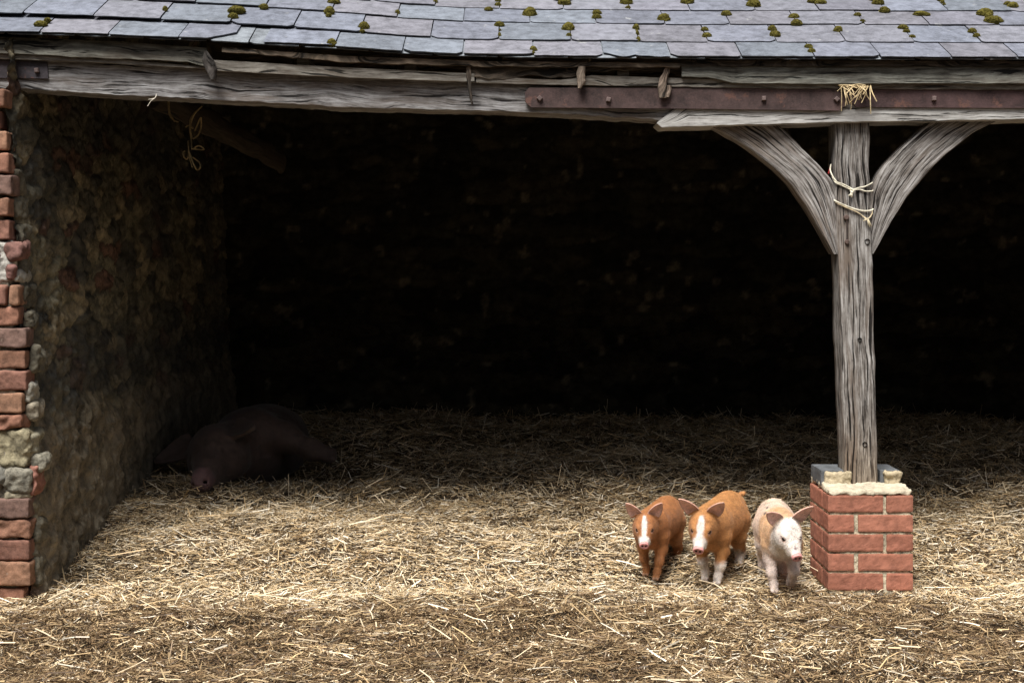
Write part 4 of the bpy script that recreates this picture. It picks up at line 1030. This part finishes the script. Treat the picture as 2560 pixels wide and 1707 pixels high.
def at(px, Y): return (px - 1280) * (D + Y) / F
def gz(x, y): return float(height(np.array([x]), np.array([y]))[0])
GP = 'piglets beside the brick pier'
def place(hx, hy, heading, sc, head_x):        # origin so that the head centre is over (hx, hy)
    f = (-math.sin(R(heading)), -math.cos(R(heading))); return hx - f[0] * head_x * sc, hy - f[1] * head_x * sc
E_up = lambda q, out=.75, fw=.05: ((-.10 + fw, q * out, .80), (.95, q * .30, .05), .088, .031)
# left piglet
x, y = place(at(1613, .17), .17, 23, .87, .185)
make_pig('piglet', 'dark ginger piglet with narrow white blaze, furthest from the brick pier', (x, y, gz(x, y) + .006), 23, .87, (.19, 0, .262), (16, 27, 0),
         [(1, False, .035, 0), (-1, False, -.03, 0), (1, True, -.005, 0), (-1, True, .02, 0)],
         [(-.24, 0, .29), (-.265, .0, .283), (-.285, -.010, .283), (-.30, -.022, .295), (-.31, -.03, .318)], (.30, .122, .044),
         pat_ginger(.0105, .005, False, .088), None, [((-.12, .50, .95), (.95, .22, .1), .086, .036), ((-.12, -.62, .90), (.95, -.22, .1), .086, .036)], GP)
# middle piglet
x, y = place(at(1757, .085), .085, 26, .98, .19)
make_pig('piglet', 'bright ginger piglet with white socks and blaze, in the middle of the three', (x, y, gz(x, y) + .006), 26, .98, (.19, 0, .262), (9, 36, -4),
         [(1, False, .02, 0), (-1, False, -.04, 0), (1, True, .02, 0), (-1, True, .03, 0)],
         [(-.24, .01, .305), (-.26, .022, .318), (-.262, .034, .322), (-.255, .036, .315)], (.37, .17, .060),
         pat_ginger(.0125, .012, True, .080), None, [((-.15, .55, .85), (.95, .30, .25), .086, .036), ((-.12, -.72, .85), (.95, -.15, .2), .092, .036)], GP)
# right piglet
x, y = place(at(1964, -.04), -.04, 3, .96, .19)
make_pig('piglet', 'pale pink piglet with white face and dark spots, right beside the brick pier', (x, y, gz(x, y) + .008), 3, .96, (.19, 0.005, .270), (14, 34, 3),
         [(-1, False, .02, 0), (1, False, -.01, 1), (1, True, .0, 0), (-1, True, -.03, 0)],
         [(-.24, 0, .30), (-.252, .02, .315), (-.258, .04, .32)], (.50, .40, .33),
         pat_spot, None, [((-.12, .68, .80), (.95, .15, .10), .094, .036), ((-.10, -.68, .62), (.93, -.15, .35), .078, .035)], GP)

# ------------------------------------------------------------------ the sow asleep in the dark corner
def make_sow():
    B = Blob((-1.0, -.55, -.15), (.75, 1.2, .62), .009)
    B.ell((-.46, .10, .10), (.46, .24, .23), .08, rotm(-8)); B.ell((-.12, .08, .16), (.22, .18, .18), .08)
    H = np.array((.22, -.02, .15)); HM = rotm(-3, 10, 16); Hp = lambda *p: H + HM @ (np.array(p, float) * 2.5)
    B.cone((-.10, .10, .13), H + (-.04, 0, 0), .17, .13, .08)
    B.ell(Hp(0, 0, 0), (.15, .125, .13), .05, HM); B.cone(Hp(.02, 0, 0), Hp(.115, 0, -.018), .11, .055, .05); B.cone(Hp(-.01, 0, -.03), Hp(.09, 0, -.034), .10, .045, .05)
    for q in (-1, 1): B.ell(Hp(.0, q * .03, -.026), (.12, .08, .09), .05, HM)
    B.cone(Hp(.12, 0, -.02), Hp(.132, 0, -.021), .058, .055, .012)
    for q in (-1, 1): B.ell(Hp(.139, q * .010, -.02), (.03, .013, .015), .005, HM, True)
    for q in (-1, 1): B.ell(Hp(.055, q * .038, .012), (.02, .016, .010), .01, HM, True)
    B.ear(Hp(-.01, -.042, .03), HM @ np.array((.35, -1, -.25)), HM @ np.array((.7, -.1, .8)), .22, .085, .03, .010, .02)
    B.ear(Hp(-.01, .042, .035), HM @ np.array((.45, .75, -.1)), HM @ np.array((.6, .3, .8)), .19, .085, .03, .010, .02)
    for a, b_, r1, r2 in (((-.04, .13, .25), (.0, .30, .20), .10, .072), ((.0, .30, .20), (.04, .44, .14), .070, .050), ((.04, .44, .14), (.05, .54, .11), .046, .044)): B.cone(a, b_, r1, r2, .05)
    V, Fc = surface_nets(B.G, B.org, .009); n = fbm(V, 8, 3, 3); V = V + (fbm(V * np.array([1, 1, 2.5]), 14, 7, 2) * .006)[:, None]; hc = (V - H) @ HM
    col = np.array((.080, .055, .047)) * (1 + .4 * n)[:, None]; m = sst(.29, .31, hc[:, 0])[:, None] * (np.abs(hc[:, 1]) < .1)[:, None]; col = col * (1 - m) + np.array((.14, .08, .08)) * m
    x, y = at(535, 1.75), 1.75
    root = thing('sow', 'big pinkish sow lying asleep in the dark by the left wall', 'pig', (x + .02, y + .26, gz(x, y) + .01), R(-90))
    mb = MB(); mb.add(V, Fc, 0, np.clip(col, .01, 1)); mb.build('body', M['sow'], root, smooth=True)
make_sow()
